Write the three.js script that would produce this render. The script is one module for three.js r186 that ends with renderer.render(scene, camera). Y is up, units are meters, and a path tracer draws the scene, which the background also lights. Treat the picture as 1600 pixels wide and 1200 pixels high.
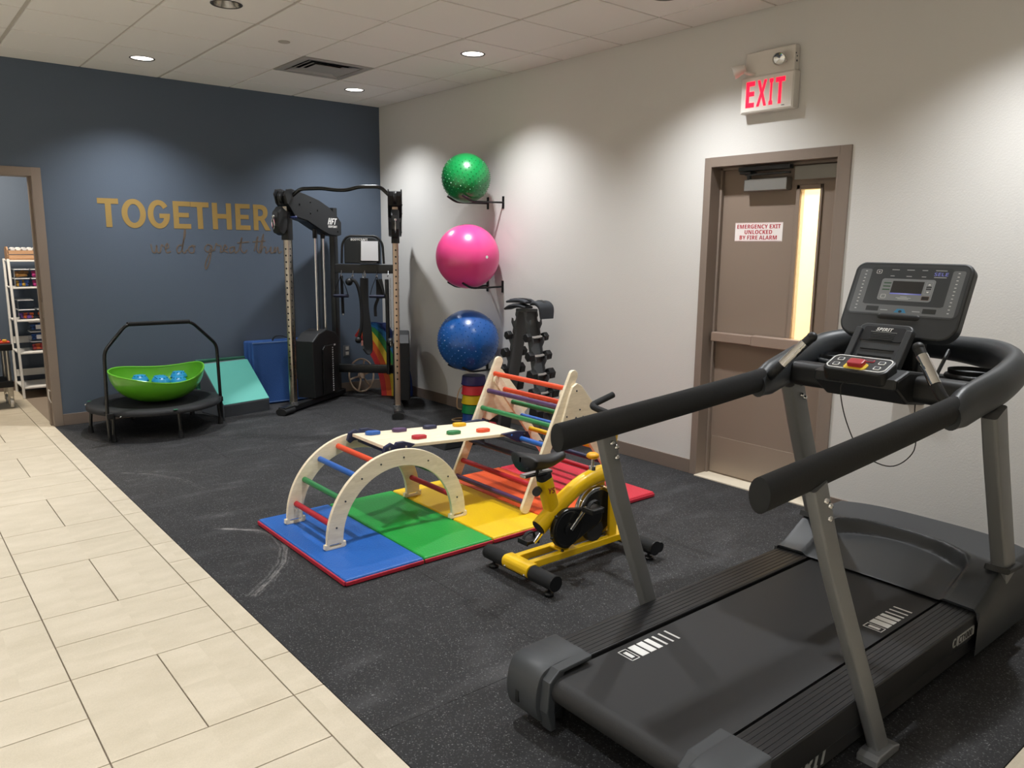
import * as THREE from 'three';
import { RoundedBoxGeometry } from 'three/addons/geometries/RoundedBoxGeometry.js';
import { TextGeometry } from 'three/addons/geometries/TextGeometry.js';
import { FontLoader } from 'three/addons/loaders/FontLoader.js';
import { mergeGeometries, toCreasedNormals } from 'three/addons/utils/BufferGeometryUtils.js';
import { ImprovedNoise } from 'three/addons/math/ImprovedNoise.js';
import { RectAreaLightUniformsLib } from 'three/addons/lights/RectAreaLightUniformsLib.js';

// ------------------------------------------------------------ camera, light, exposure
const scene = new THREE.Scene();
const renderer = new THREE.WebGLRenderer({ antialias: true });
renderer.toneMapping = THREE.LinearToneMapping;
renderer.toneMappingExposure = 1.2;
renderer.shadowMap.enabled = true;
RectAreaLightUniformsLib.init();
const camera = new THREE.PerspectiveCamera(52.45, 4 / 3, 0.05, 60);
camera.position.set(-4.305, 1.544, 7.436);
camera.rotation.set(-0.17474, -0.69, 0.01022, 'YXZ');
scene.background = new THREE.Color(0x000000);
const LAMP = { intensity: 11.4, angle: 1.035, penumbra: 1, color: 0xfbfdff };
const H = 2.949;                                   // ceiling height
// ceiling downlights: x, z, lit; two leftmost columns unseen, added to lift ambient light
const LAMPS = [];
[-0.644, -2.473, -4.301, -6.13, -7.959].forEach((x, i) => [0.675, 2.504, 4.333, 6.161, 7.99].forEach((z, j) => LAMPS.push([x, z, [[1, 1, 1, 1, 0], [1, 0, 1, 0, 0], [0, 1, 0, 1, 1], [1, 1, 1, 1, 1], [1, 1, 1, 1, 1]][i][j] === 1])));

// ------------------------------------------------------------ helpers
const V = (x, y, z) => new THREE.Vector3(x, y, z);
let seed = 7;
const rnd = () => { seed = (seed * 1664525 + 1013904223) >>> 0; return seed / 4294967296; };
const noise = new ImprovedNoise();
const taken = new Map();
const numbered = n => { const k = taken.get(n) || 0; taken.set(n, k + 1); return k ? n + '_' + String(k).padStart(3, '0') : n; };
function thing(name, label, category, pos = [0, 0, 0], group, rot = 0) {
  const g = new THREE.Group(); g.name = numbered(name); g.position.set(...pos); g.rotation.y = rot;
  g.userData = { label, category }; if (group) g.userData.group = group;
  g._base = pos; g._rot = rot; scene.add(g); return g;
}
function struct(name, label) { const g = new THREE.Group(); g.name = name; g.userData = { kind: 'structure', label, category: name.split('_')[0] }; g._base = [0, 0, 0]; g._rot = 0; scene.add(g); return g; }
function fin(m) { m.castShadow = true; m.receiveShadow = true; return m; }
// world-built geometry is brought into the thing's own frame
function part(name, geo, mat, parent, label, world = true) {
  if (Array.isArray(geo)) geo = merge(geo);
  const root = parent._base ? parent : parent._root;
  if (world && root._base.some(v => v)) { geo = geo.clone(); geo.translate(-root._base[0], -root._base[1], -root._base[2]); if (root._rot) geo.rotateY(-root._rot); }
  const m = fin(new THREE.Mesh(geo, mat)); m.name = name; m._root = root; if (label) m.userData.label = label;
  parent.add(m); return m;
}
const loc = (n, g, m, p, l) => part(n, g, m, p, l, false);
function solo(name, geo, mat, label, category, group, pos = [0, 0, 0]) {
  if (Array.isArray(geo)) geo = merge(geo);
  const m = fin(new THREE.Mesh(geo, mat)); m.name = numbered(name); m.position.set(...pos);
  m.userData = { label, category }; if (group) m.userData.group = group; scene.add(m); return m;
}
function merge(list) {
  return mergeGeometries(list.map(g => {
    g = g.index ? g.toNonIndexed() : g.clone();
    if (!g.attributes.uv) g.setAttribute('uv', new THREE.BufferAttribute(new Float32Array(g.attributes.position.count * 2), 2));
    for (const k of Object.keys(g.attributes)) if (!['position', 'normal', 'uv'].includes(k)) g.deleteAttribute(k);
    return g;
  }));
}
function box(cx, cy, cz, w, h, d, r = 0, s = 2) {
  const g = r ? new RoundedBoxGeometry(w, h, d, s, Math.min(r, w / 2 - 1e-4, h / 2 - 1e-4, d / 2 - 1e-4)) : new THREE.BoxGeometry(w, h, d);
  g.translate(cx, cy, cz); return g;
}
const bb = (x0, x1, y0, y1, z0, z1, r = 0) => box((x0 + x1) / 2, (y0 + y1) / 2, (z0 + z1) / 2, x1 - x0, y1 - y0, z1 - z0, r);
function cyl(a, b, r, n = 16, r2 = r) {
  a = V(...a); b = V(...b); const d = b.clone().sub(a), L = d.length();
  const g = new THREE.CylinderGeometry(r2, r, L, n); g.translate(0, L / 2, 0);
  g.applyQuaternion(new THREE.Quaternion().setFromUnitVectors(V(0, 1, 0), d.normalize())); g.translate(a.x, a.y, a.z); return g;
}
function sph(x, y, z, r, n = 12) { const g = new THREE.SphereGeometry(r, n, n * 3 / 4 | 0); g.translate(x, y, z); return g; }
function lathe(prof, n = 32, x = 0, y = 0, z = 0) { const g = new THREE.LatheGeometry(prof.map(p => new THREE.Vector2(...p)), n); g.translate(x, y, z); return g; }
function torus(x, y, z, R, r, axis = 'y', n = 40, m = 10) {
  const g = new THREE.TorusGeometry(R, r, m, n); if (axis === 'y') g.rotateX(Math.PI / 2); if (axis === 'x') g.rotateY(Math.PI / 2); g.translate(x, y, z); return g;
}
function rp(pts, r = 0.05, n = 6) {                // polyline with rounded corners
  pts = pts.map(p => V(...p)); const out = [pts[0]];
  for (let i = 1; i < pts.length - 1; i++) {
    const a = pts[i - 1], b = pts[i], c = pts[i + 1];
    const rr = Math.min(r, a.distanceTo(b) * .49, c.distanceTo(b) * .49);
    const p = b.clone().lerp(a, rr / a.distanceTo(b)), q = b.clone().lerp(c, rr / c.distanceTo(b));
    for (let k = 0; k <= n; k++) { const t = k / n; out.push(p.clone().multiplyScalar((1 - t) ** 2).addScaledVector(b, 2 * t * (1 - t)).addScaledVector(q, t * t)); }
  }
  out.push(pts[pts.length - 1]); return out;
}
const smooth = (pts, n = 40, closed = false) => new THREE.CatmullRomCurve3(pts.map(p => V(...p)), closed, 'centripetal').getPoints(n);
const circ = (r, n = 12, r2 = r) => Array.from({ length: n }, (_, i) => [r * Math.cos(i / n * 2 * Math.PI), r2 * Math.sin(i / n * 2 * Math.PI)]);
function rrect(w, h, r = 0.004, n = 3) {
  const o = []; for (const [sx, sy, a0] of [[1, 1, 0], [-1, 1, 1], [-1, -1, 2], [1, -1, 3]]) for (let k = 0; k <= n; k++) {
    const a = (a0 + k / n) * Math.PI / 2; o.push([sx * (w / 2 - r) + r * Math.cos(a), sy * (h / 2 - r) + r * Math.sin(a)]);
  } return o;
}
// sweep a section [u along side, v along side x tangent] over points
function sweep(pts, sec, side0 = null, scaleF = null, crease = 0.7) {
  const n = pts.length, m = sec.length, P = [], U = [], I = [];
  const tan = pts.map((p, i) => pts[Math.min(i + 1, n - 1)].clone().sub(pts[Math.max(i - 1, 0)]).normalize());
  let s = side0 ? V(...side0) : (Math.abs(tan[0].y) < .9 ? V(0, 1, 0).cross(tan[0]) : V(1, 0, 0));
  let len = 0;
  for (let i = 0; i < n; i++) {
    s = s.clone().addScaledVector(tan[i], -s.dot(tan[i])).normalize();
    const b = tan[i].clone().cross(s); if (i) len += pts[i].distanceTo(pts[i - 1]);
    const [su, sv] = scaleF ? scaleF(i / (n - 1)) : [1, 1];
    for (let j = 0; j <= m; j++) { const [u, v] = sec[j % m]; const q = pts[i].clone().addScaledVector(s, u * su).addScaledVector(b, v * sv); P.push(q.x, q.y, q.z); U.push(j / m * .2, len); }
  }
  const w = m + 1;
  for (let i = 0; i < n - 1; i++) for (let j = 0; j < m; j++) { const a = i * w + j; I.push(a, a + 1, a + w, a + 1, a + w + 1, a + w); }
  for (const [e, f] of [[0, 1], [n - 1, 0]]) {
    const c = P.length / 3, o = pts[e]; P.push(o.x, o.y, o.z); U.push(0, 0);
    for (let j = 0; j <= m; j++) { const k = (e * w + j) * 3; P.push(P[k], P[k + 1], P[k + 2]); U.push(.05, .05); }
    for (let j = 0; j < m; j++) f ? I.push(c, c + 2 + j, c + 1 + j) : I.push(c, c + 1 + j, c + 2 + j);
  }
  const g = new THREE.BufferGeometry(); g.setAttribute('position', new THREE.Float32BufferAttribute(P, 3)); g.setAttribute('uv', new THREE.Float32BufferAttribute(U, 2)); g.setIndex(I);
  return toCreasedNormals(g, crease);
}
const tube = (pts, r, n = 12) => sweep(pts, circ(r, n));
// extrude a polygon drawn in (a,b); plane 'xy' -> depth along z, 'zy' -> depth along x, 'xz' -> depth along y
function ext(poly, d0, d1, plane = 'xy', holes = [], bev = 0) {
  const s = poly instanceof THREE.Shape ? poly : new THREE.Shape(poly.map(p => new THREE.Vector2(p[0], p[1])));
  for (const h of holes) s.holes.push(h instanceof THREE.Path ? h : new THREE.Path(h.map(p => new THREE.Vector2(p[0], p[1]))));
  let g = new THREE.ExtrudeGeometry(s, { depth: Math.abs(d1 - d0) - 2 * bev, bevelEnabled: bev > 0, bevelSize: bev, bevelThickness: bev, bevelOffset: -bev, bevelSegments: 2, curveSegments: 20 });
  g.translate(0, 0, bev);
  const lo = Math.min(d0, d1);
  if (plane === 'xy') g.translate(0, 0, lo);
  else if (plane === 'zy') { g.applyMatrix4(new THREE.Matrix4().makeBasis(V(0, 0, 1), V(0, 1, 0), V(-1, 0, 0))); g.translate(Math.max(d0, d1), 0, 0); }
  else if (plane === 'xz') { g.applyMatrix4(new THREE.Matrix4().makeBasis(V(1, 0, 0), V(0, 0, 1), V(0, -1, 0))); g.translate(0, Math.max(d0, d1), 0); }
  return g;
}
const circPath = (x, y, r, n = 24) => Array.from({ length: n }, (_, i) => [x + r * Math.cos(-i / n * 2 * Math.PI), y + r * Math.sin(-i / n * 2 * Math.PI)]);
function rrShape(x0, y0, x1, y1, r) {
  const s = new THREE.Shape(); const [a, b, c, d] = Array.isArray(r) ? r : [r, r, r, r];   // bl br tr tl
  s.moveTo(x0 + a, y0); s.lineTo(x1 - b, y0); s.absarc(x1 - b, y0 + b, b, -Math.PI / 2, 0); s.lineTo(x1, y1 - c); s.absarc(x1 - c, y1 - c, c, 0, Math.PI / 2);
  s.lineTo(x0 + d, y1); s.absarc(x0 + d, y1 - d, d, Math.PI / 2, Math.PI); s.lineTo(x0, y0 + a); s.absarc(x0 + a, y0 + a, a, Math.PI, 1.5 * Math.PI); return s;
}
// uv in metres from the dominant axis
function wuv(g, k = 1, ox = 0, oy = 0) {
  if (g.index) g = g.toNonIndexed(); const p = g.attributes.position, n = g.attributes.normal, u = new Float32Array(p.count * 2);
  for (let i = 0; i < p.count; i++) {
    const ax = Math.abs(n.getX(i)), ay = Math.abs(n.getY(i)), az = Math.abs(n.getZ(i)); let a, b;
    if (ay >= ax && ay >= az) { a = p.getX(i); b = p.getZ(i); } else if (ax >= az) { a = p.getZ(i); b = p.getY(i); } else { a = p.getX(i); b = p.getY(i); }
    u[2 * i] = a * k + ox; u[2 * i + 1] = b * k + oy;
  }
  g.setAttribute('uv', new THREE.BufferAttribute(u, 2)); return g;
}
const font = await new FontLoader().loadAsync('fonts/droid/droid_sans_bold.typeface.json');
const fontR = await new FontLoader().loadAsync('fonts/droid/droid_sans_regular.typeface.json');
function text(str, size, depth, f = font) { const g = new TextGeometry(str, { font: f, size, depth, curveSegments: 8, bevelEnabled: false }); g.computeBoundingBox(); return g; }

// ------------------------------------------------------------ textures and materials
function canvas(w, h, draw) { const c = document.createElement('canvas'); c.width = w; c.height = h; draw(c.getContext('2d'), w, h); const t = new THREE.CanvasTexture(c); t.colorSpace = THREE.SRGBColorSpace; t.anisotropy = 8; return t; }
function dataTex(w, h, f, srgb = true, wrap = true) {
  const d = new Uint8Array(w * h * 4);
  for (let y = 0; y < h; y++) for (let x = 0; x < w; x++) { const v = f(x, y), i = (y * w + x) * 4; if (v.length) { d[i] = v[0]; d[i + 1] = v[1]; d[i + 2] = v[2]; } else d[i] = d[i + 1] = d[i + 2] = v; d[i + 3] = 255; }
  const t = new THREE.DataTexture(d, w, h); t.magFilter = THREE.LinearFilter; t.minFilter = THREE.LinearMipmapLinearFilter; t.generateMipmaps = true;
  if (srgb) t.colorSpace = THREE.SRGBColorSpace; if (wrap) t.wrapS = t.wrapT = THREE.RepeatWrapping; t.needsUpdate = true; return t;
}
const cl = v => Math.max(0, Math.min(255, v | 0));
const fbm = (x, y, z, o = 4) => { let a = 0, k = 1; for (let i = 0; i < o; i++) { a += noise.noise(x * k, y * k, z + i * 7.3) / k; k *= 2; } return a; };
const std = (color, roughness = 0.6, o = {}) => new THREE.MeshStandardMaterial({ color, roughness, metalness: 0, ...o });
const phys = (color, roughness, o = {}) => new THREE.MeshPhysicalMaterial({ color, roughness, metalness: 0, ...o });
const grainTex = dataTex(256, 256, () => cl(128 + (rnd() - .5) * 180), false);           // fine random relief
const peelTex = dataTex(256, 256, (x, y) => cl(128 + 90 * fbm(x / 9, y / 9, 3, 2) + (rnd() - .5) * 30), false);
const clothTex = dataTex(256, 256, (x, y) => cl(128 + 50 * Math.sin(x * Math.PI / 4) + 50 * Math.sin(y * Math.PI / 4) + (rnd() - .5) * 30), false);
const woodTex = (r, g, b, s) => dataTex(512, 256, (x, y) => { const n = fbm(x / 220, y / 14, s, 4), q = fbm(x / 40, y / 3, s + 9, 2); const v = n * 9 + q * 7; return [cl(r + v), cl(g + v * 1.05), cl(b + v * 1.2)]; });
const M = {};
M.wallBlue = std(0x515d6d, 0.62, { bumpMap: peelTex, bumpScale: 0.0006 });
M.wallWhite = std(0xd3d1cd, 0.72, { bumpMap: peelTex, bumpScale: 0.0006 });
M.wallPale = std(0xeceae6, 0.75);
M.taupe = std(0x85776c, 0.5, { bumpMap: peelTex, bumpScale: 0.0002 });
M.taupeDoor = std(0x8a7a6d, 0.48, { bumpMap: peelTex, bumpScale: 0.0002 });
M.base = std(0x7a6c62, 0.6);
M.ceilTile = std(0xebe8e4, 0.95, { bumpMap: grainTex, bumpScale: 0.0008 });
M.tee = std(0xc4bdb4, 0.6);
M.grout = std(0x8d7f70, 0.9);
M.steel = std(0xb9b4aa, 0.3, { metalness: 1 });
M.chrome = std(0xd8d8d8, 0.12, { metalness: 1 });
M.brushed = std(0xc2b9ab, 0.42, { metalness: 1 });
M.column = std(0xb8b0a4, 0.26, { metalness: 1 });
M.copperish = std(0xb8a596, 0.3, { metalness: 1 });
M.alu = std(0x9da09f, 0.42, { metalness: 0.7 });
M.black = std(0x131415, 0.5);
M.blackGloss = std(0x0f1011, 0.28);
M.blackMatte = std(0x17181a, 0.8);
M.foam = std(0x141516, 0.86, { bumpMap: grainTex, bumpScale: 0.0004 });
M.plastic = std(0x303336, 0.46, { bumpMap: grainTex, bumpScale: 0.00012 });
M.plasticDark = std(0x141618, 0.5, { bumpMap: grainTex, bumpScale: 0.00012 });
M.charcoal = std(0x36393c, 0.5);
M.greyPaint = std(0x7e7f80, 0.42, { metalness: 0.35 });
M.white = std(0xe9e7e3, 0.5);
M.whitePlastic = std(0xe2dfd9, 0.45);
M.paper = std(0xf2f3f6, 0.85);
M.rail = std(0x2c2c2d, 0.36, { metalness: 0.5 });

// ------------------------------------------------------------ setting: floor
const RX0 = -3.19, RZ1 = 6.75;                    // rubber from x RX0..0, z 0..RZ1
const XL = -9.2, ZF = 9.2;                         // room limits
{
  const floor = struct('floor', 'floor of cream stone tiles beside black speckled rubber mats');
  part('tile_bed', [bb(XL - .1, 0.1, -.12, -.009, -2.4, ZF + .1)], M.grout, floor);
  const tileTex = [0, 1, 2, 3].map(k => dataTex(256, 256, (x, y) => {
    const n = fbm(x / 90, y / 40, k * 11.7, 4), q = (rnd() - .5) * 9; const v = n * 8 + q; return [cl(200 + v), cl(189 + v), cl(168 + v * 1.1)];
  }));
  const tileMat = tileTex.map(t => std(0xffffff, 0.5, { map: t }));
  const dims = new Map();
  const tgeo = (w, d) => { const k = w.toFixed(3) + '|' + d.toFixed(3); if (!dims.has(k)) { const g = new RoundedBoxGeometry(w, .008, d, 1, .0012); dims.set(k, wuv(g, 1.6)); } return dims.get(k); };
  const G = .0045;
  const far = [];
  const place = (x0, x1, z0, z1) => {
    x0 = Math.max(x0, XL); z1 = Math.min(z1, ZF); z0 = Math.max(z0, -2.3);
    if (x1 - x0 < .03 || z1 - z0 < .03) return;
    if (x0 < -6.3) { far.push(bb(x0 + G / 2, x1 - G / 2, -.008, 0, z0 + G / 2, z1 - G / 2)); return; }
    const m = new THREE.Mesh(tgeo(x1 - x0 - G, z1 - z0 - G), tileMat[(rnd() * 4) | 0]); m.position.set((x0 + x1) / 2, -.004, (z0 + z1) / 2); m.receiveShadow = true; m.castShadow = true; m.name = 'floor_tile'; floor.add(m);
  };
  const S = 0.5825, X0 = -3.3025, Z0 = 4.465;
  const cell = (x0, x1, z0, vert, xr) => {
    if (vert) { place(x0, Math.min((x0 + x1) / 2, xr), z0, z0 + S); if (xr > (x0 + x1) / 2 + .01) place((x0 + x1) / 2, Math.min(x1, xr), z0, z0 + S); }
    else { place(x0, Math.min(x1, xr), z0, z0 + S / 2); place(x0, Math.min(x1, xr), z0 + S / 2, z0 + S); }
  };
  for (let i = -1; i < 11; i++) for (let j = -12; j < 9; j++) {
    const x1 = X0 - i * S, x0 = x1 - S, z0 = Z0 + j * S; if (z0 < -.2 && (x0 < -4.6)) continue;
    const vert = ((i + j) % 2 + 2) % 2 === 0; if (z0 + S < -2.3 || z0 > ZF) continue;
    cell(x0, x1, z0, vert, i < 0 && z0 < RZ1 ? RX0 : 9);
    if (i < 0 && z0 < RZ1 && z0 + S > RZ1) place(RX0, x1, RZ1, z0 + S);
  }
  for (let i = -6; i < -1; i++) for (let j = 3; j < 9; j++) {      // tiles past the rubber, near the camera
    const x1 = X0 - i * S, x0 = x1 - S, z0 = Math.max(Z0 + j * S, 0), v = ((i + j) % 2 + 2) % 2 === 0; if (x0 > 0) continue;
    const za = Math.max(z0, RZ1), zb = Math.min(z0 + S, ZF); if (zb - za < .04) continue; place(x0, Math.min(x1, 0), za, zb);
  }
  part('far_tiles', wuv(merge(far), 1.6), tileMat[0], floor).userData.kind = 'stuff';
  // rubber: one speckle texture laid over the whole mat area, with chalky scuffs
  const rub = canvas(2048, 2048, (c, w, h) => {
    const im = c.createImageData(w, h), d = im.data;
    for (let y = 0; y < h; y++) for (let x = 0; x < w; x++) {
      const i = (y * w + x) * 4, mx = x / w * 3.2, mz = y / h * 6.8, du = Math.max(0, fbm(mx * 2.5 + 3, mz * 6, 8, 4) - .1);
      const v = 28 + 7 * fbm(mx * 2.2, mz * 2.2, 5, 3) + 34 * du + (rnd() - .5) * 20;
      d[i] = cl(v); d[i + 1] = cl(v); d[i + 2] = cl(v + 1.5); d[i + 3] = 255;
    }
    for (let k = 0; k < 230000; k++) {                                     // grey rubber flecks, two to three grains wide
      const x = (rnd() * (w - 3)) | 0, y = (rnd() * (h - 2)) | 0, v = 52 + rnd() * rnd() * 95, n = rnd() > .6 ? 3 : 2;
      for (let q = 0; q < n; q++) { const i = (y * w + x + q) * 4; d[i] = d[i + 1] = cl(v); d[i + 2] = cl(v + 1); }
    }
    c.putImageData(im, 0, 0);
    const X = x => (x - RX0) / 3.19 * w, Z = z => z / RZ1 * h;
    const scuff = (pts, wd, al, n) => {
      for (let k = 0; k < n; k++) {
        const o = (rnd() - .5) * wd, o2 = (rnd() - .5) * .03; c.strokeStyle = `rgba(175,172,168,${al * (.4 + rnd() * .6)})`; c.lineWidth = 1 + rnd() * 3; c.beginPath();
        pts.forEach(([x, z], i) => { const a = X(x + o), b = Z(z + o2 + o * .6); i ? c.lineTo(a, b) : c.moveTo(a, b); }); c.setLineDash([8 + rnd() * 50, 4 + rnd() * 40]); c.stroke();
      } c.setLineDash([]);
    };
    const arc = [[-2.93, 3.28], [-2.79, 3.42], [-2.74, 3.58], [-2.77, 3.75], [-2.86, 3.93], [-2.98, 4.07], [-3.12, 4.2]];
    scuff(arc, .05, .2, 26); scuff(arc, .13, .09, 18);
    scuff([[-3.1, 1.8], [-2.95, 1.95], [-2.82, 2.2], [-2.78, 2.5]], .05, .16, 14); scuff([[-3.0, 1.85], [-2.75, 2.05], [-2.6, 2.3]], .04, .16, 8);
    for (let k = 0; k < 150; k++) { const x = RX0 + rnd() * 2.2, z = 1 + rnd() * 2.4; scuff([[x, z], [x + (rnd() - .3) * .3, z + (rnd() - .5) * .1]], .08, .09, 6); }
    for (let k = 0; k < 40; k++) { const x = RX0 + rnd() * 3, z = 3.5 + rnd() * 3; scuff([[x, z], [x + (rnd() - .5) * .3, z + (rnd() - .5) * .2]], .05, .03, 4); }
  });
  const rubMat = std(0xffffff, 0.78, { map: rub, bumpMap: grainTex, bumpScale: 0.0006 });
  const mats = [];
  const xs1 = [RX0, -2.39, -1.19, 0], zs = [0, 1.87, 3.71, 5.42, RZ1];
  for (let j = 0; j < 4; j++) { const xs = j % 2 ? [RX0, -1.97, -.77, 0] : xs1; const use = j === 2 ? xs1 : j === 3 ? [RX0, -1.9, -.7, 0] : xs; for (let i = 0; i < 3; i++) mats.push([use[i], use[i + 1], zs[j], zs[j + 1]]); }
  for (const [x0, x1, z0, z1] of mats) {
    const g = bb(x0 + .0006, x1 - .0006, -.012, 0, z0 + .0006, z1 - .0006, .0012); const p = g.attributes.position, u = g.attributes.uv;
    for (let i = 0; i < p.count; i++) u.setXY(i, (p.getX(i) - RX0) / 3.19, 1 - p.getZ(i) / RZ1);
    part('rubber_mat', g, rubMat, floor);
  }
}
// ------------------------------------------------------------ setting: walls
const DZ0 = 4.235, DZ1 = 5.09, DTOP = 2.06;        // exit door opening (right wall)
const OX0 = -4.11, OX1 = -3.19;                     // doorway opening (back wall)
{
  const wr = struct('wall_right', 'light grey painted wall with exit door');
  const T = .16;
  part('wall_surface', wuv(merge([bb(0, T, -.15, H + .1, -.2, DZ0 - .03), bb(0, T, -.15, H + .1, DZ1 + .03, ZF + .1), bb(0, T, DTOP + .03, H + .1, DZ0 - .03, DZ1 + .03)]), 4), M.wallWhite, wr);
  const wb = struct('wall_back', 'dark slate blue painted wall with open doorway');
  part('wall_surface', wuv(merge([bb(OX1 + .02, 0, -.15, H + .1, -T, 0), bb(XL - .1, OX0 - .02, -.15, H + .1, -T, 0), bb(OX0 - .02, OX1 + .02, DTOP + .02, H + .1, -T, 0)]), 4), M.wallBlue, wb);
  const wl = struct('wall_left', 'light painted wall left of the tiled floor'); part('wall_surface', wuv(bb(XL - .1, XL, -.15, H + .1, 0, ZF + .1), 4), M.wallPale, wl);
  const wf = struct('wall_front', 'light painted wall behind the viewer'); part('wall_surface', wuv(bb(XL - .1, .1, -.15, H + .1, ZF, ZF + .1), 4), M.wallPale, wf);
  const bs = (n, g) => { const s = struct(n, 'taupe vinyl baseboard'); part('baseboard_strip', g, M.base, s); };
  bs('baseboard_right', [bb(-.009, 0, 0, .098, .009, DZ0 - .056, .003), bb(-.009, 0, 0, .098, DZ1 + .082, ZF, .003)]);
  bs('baseboard_back', [bb(-3.125, 0, 0, .098, 0, .009, .003), bb(XL, OX0 - .06, 0, .098, 0, .009, .003)]);
  // room beyond the doorway
  const w2 = struct('wall_store', 'slate blue walls of the storage room beyond the doorway');
  part('wall_surface', wuv(merge([bb(-4.9, -2.2, -.15, 2.8, -2.2, -2.1), bb(-4.9, -4.8, -.15, 2.8, -2.1, -T), bb(-2.3, -2.2, -.15, 2.8, -2.1, -T), bb(-4.9, -2.2, 2.7, 2.8, -2.1, -T)]), 4), M.wallBlue, w2);
  bs('baseboard_store', [bb(-4.8, -2.3, 0, .1, -2.1, -2.09, .003)]);
  // corridor outside the exit door
  const w3 = struct('wall_corridor', 'cream corridor walls outside the exit door');
  const cream = std(0xf2e7cc, 0.8);
  part('wall_surface', [bb(1.6, 1.7, -.12, 2.7, 3.4, 6), bb(T, 1.7, -.12, 2.7, 3.3, 3.4), bb(T, 1.7, -.12, 2.7, 6, 6.1), bb(T, 1.7, 2.6, 2.7, 3.4, 6), bb(.1, 1.6, -.12, -.005, 3.4, 6)], cream, w3);
}
// ------------------------------------------------------------ setting: ceiling
const TL = 0.6096, CX = -0.339, CZ = 2.199;
{
  const ceil = struct('ceiling', 'suspended ceiling of off-white acoustic tiles');
  part('slab', bb(XL - .1, .16, H + .2, H + .3, -.16, ZF + .1), M.tee, ceil);
  const bars = []; const xs = [], zs = [];
  for (let k = -18; k < 3; k++) { const x = CX + k * TL; if (x > XL && x < 0) xs.push(x); }
  for (let k = -5; k < 14; k++) { const z = CZ + k * TL; if (z > 0 && z < ZF) zs.push(z); }
  for (const x of xs) part('grid_bar', bb(x - .012, x + .012, H + .006, H + .03, 0, ZF), M.tee, ceil);
  for (const z of zs) part('grid_bar', bb(XL, 0, H + .0065, H + .03, z - .012, z + .012), M.tee, ceil);
  part('wall_angle', [bb(-.022, 0, H + .004, H + .03, 0, ZF), bb(XL, 0, H + .004, H + .03, 0, .022), bb(XL, XL + .022, H + .004, H + .03, 0, ZF), bb(XL, 0, H + .004, H + .03, ZF - .022, ZF)], M.tee, ceil);
  const ex = [XL - TL, ...xs, TL].map((v, i, a) => v), X = [XL, ...xs, 0], Z = [0, ...zs, ZF]; const shared = new Map();
  for (let i = 0; i < X.length - 1; i++) for (let j = 0; j < Z.length - 1; j++) {
    const g = .0085, gx = v => Math.abs(Math.round((v - CX) / TL)) % 2 ? .0135 : .008, x0 = X[i] + gx(X[i]), x1 = X[i + 1] - gx(X[i + 1]), z0 = Z[j] + g, z1 = Z[j + 1] - g; if (x1 - x0 < .02 || z1 - z0 < .02) continue;
    const vx = (x0 + x1) / 2, vz = (z0 + z1) / 2;
    if (Math.abs(vx + 1.25) < .2 && Math.abs(vz - 1.29) < .2) continue;                       // the air diffuser sits here
    const lamp = LAMPS.find(l => l[0] > x0 + .05 && l[0] < x1 - .05 && l[1] > z0 + .05 && l[1] < z1 - .05);
    if (lamp) { part('ceiling_tile', wuv(ext([[x0, z0], [x1, z0], [x1, z1], [x0, z1]], H, H + .02, 'xz', [circPath(lamp[0], lamp[1], .083, 40)]), 3), M.ceilTile, ceil); continue; }
    const k = (x1 - x0).toFixed(3) + (z1 - z0).toFixed(3); if (!shared.has(k)) shared.set(k, wuv(new RoundedBoxGeometry(x1 - x0, .02, z1 - z0, 1, .002), 3));
    const m = fin(new THREE.Mesh(shared.get(k), M.ceilTile)); m.position.set(vx, H + .01, vz); m.name = 'ceiling_tile'; ceil.add(m);
  }
}
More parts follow.
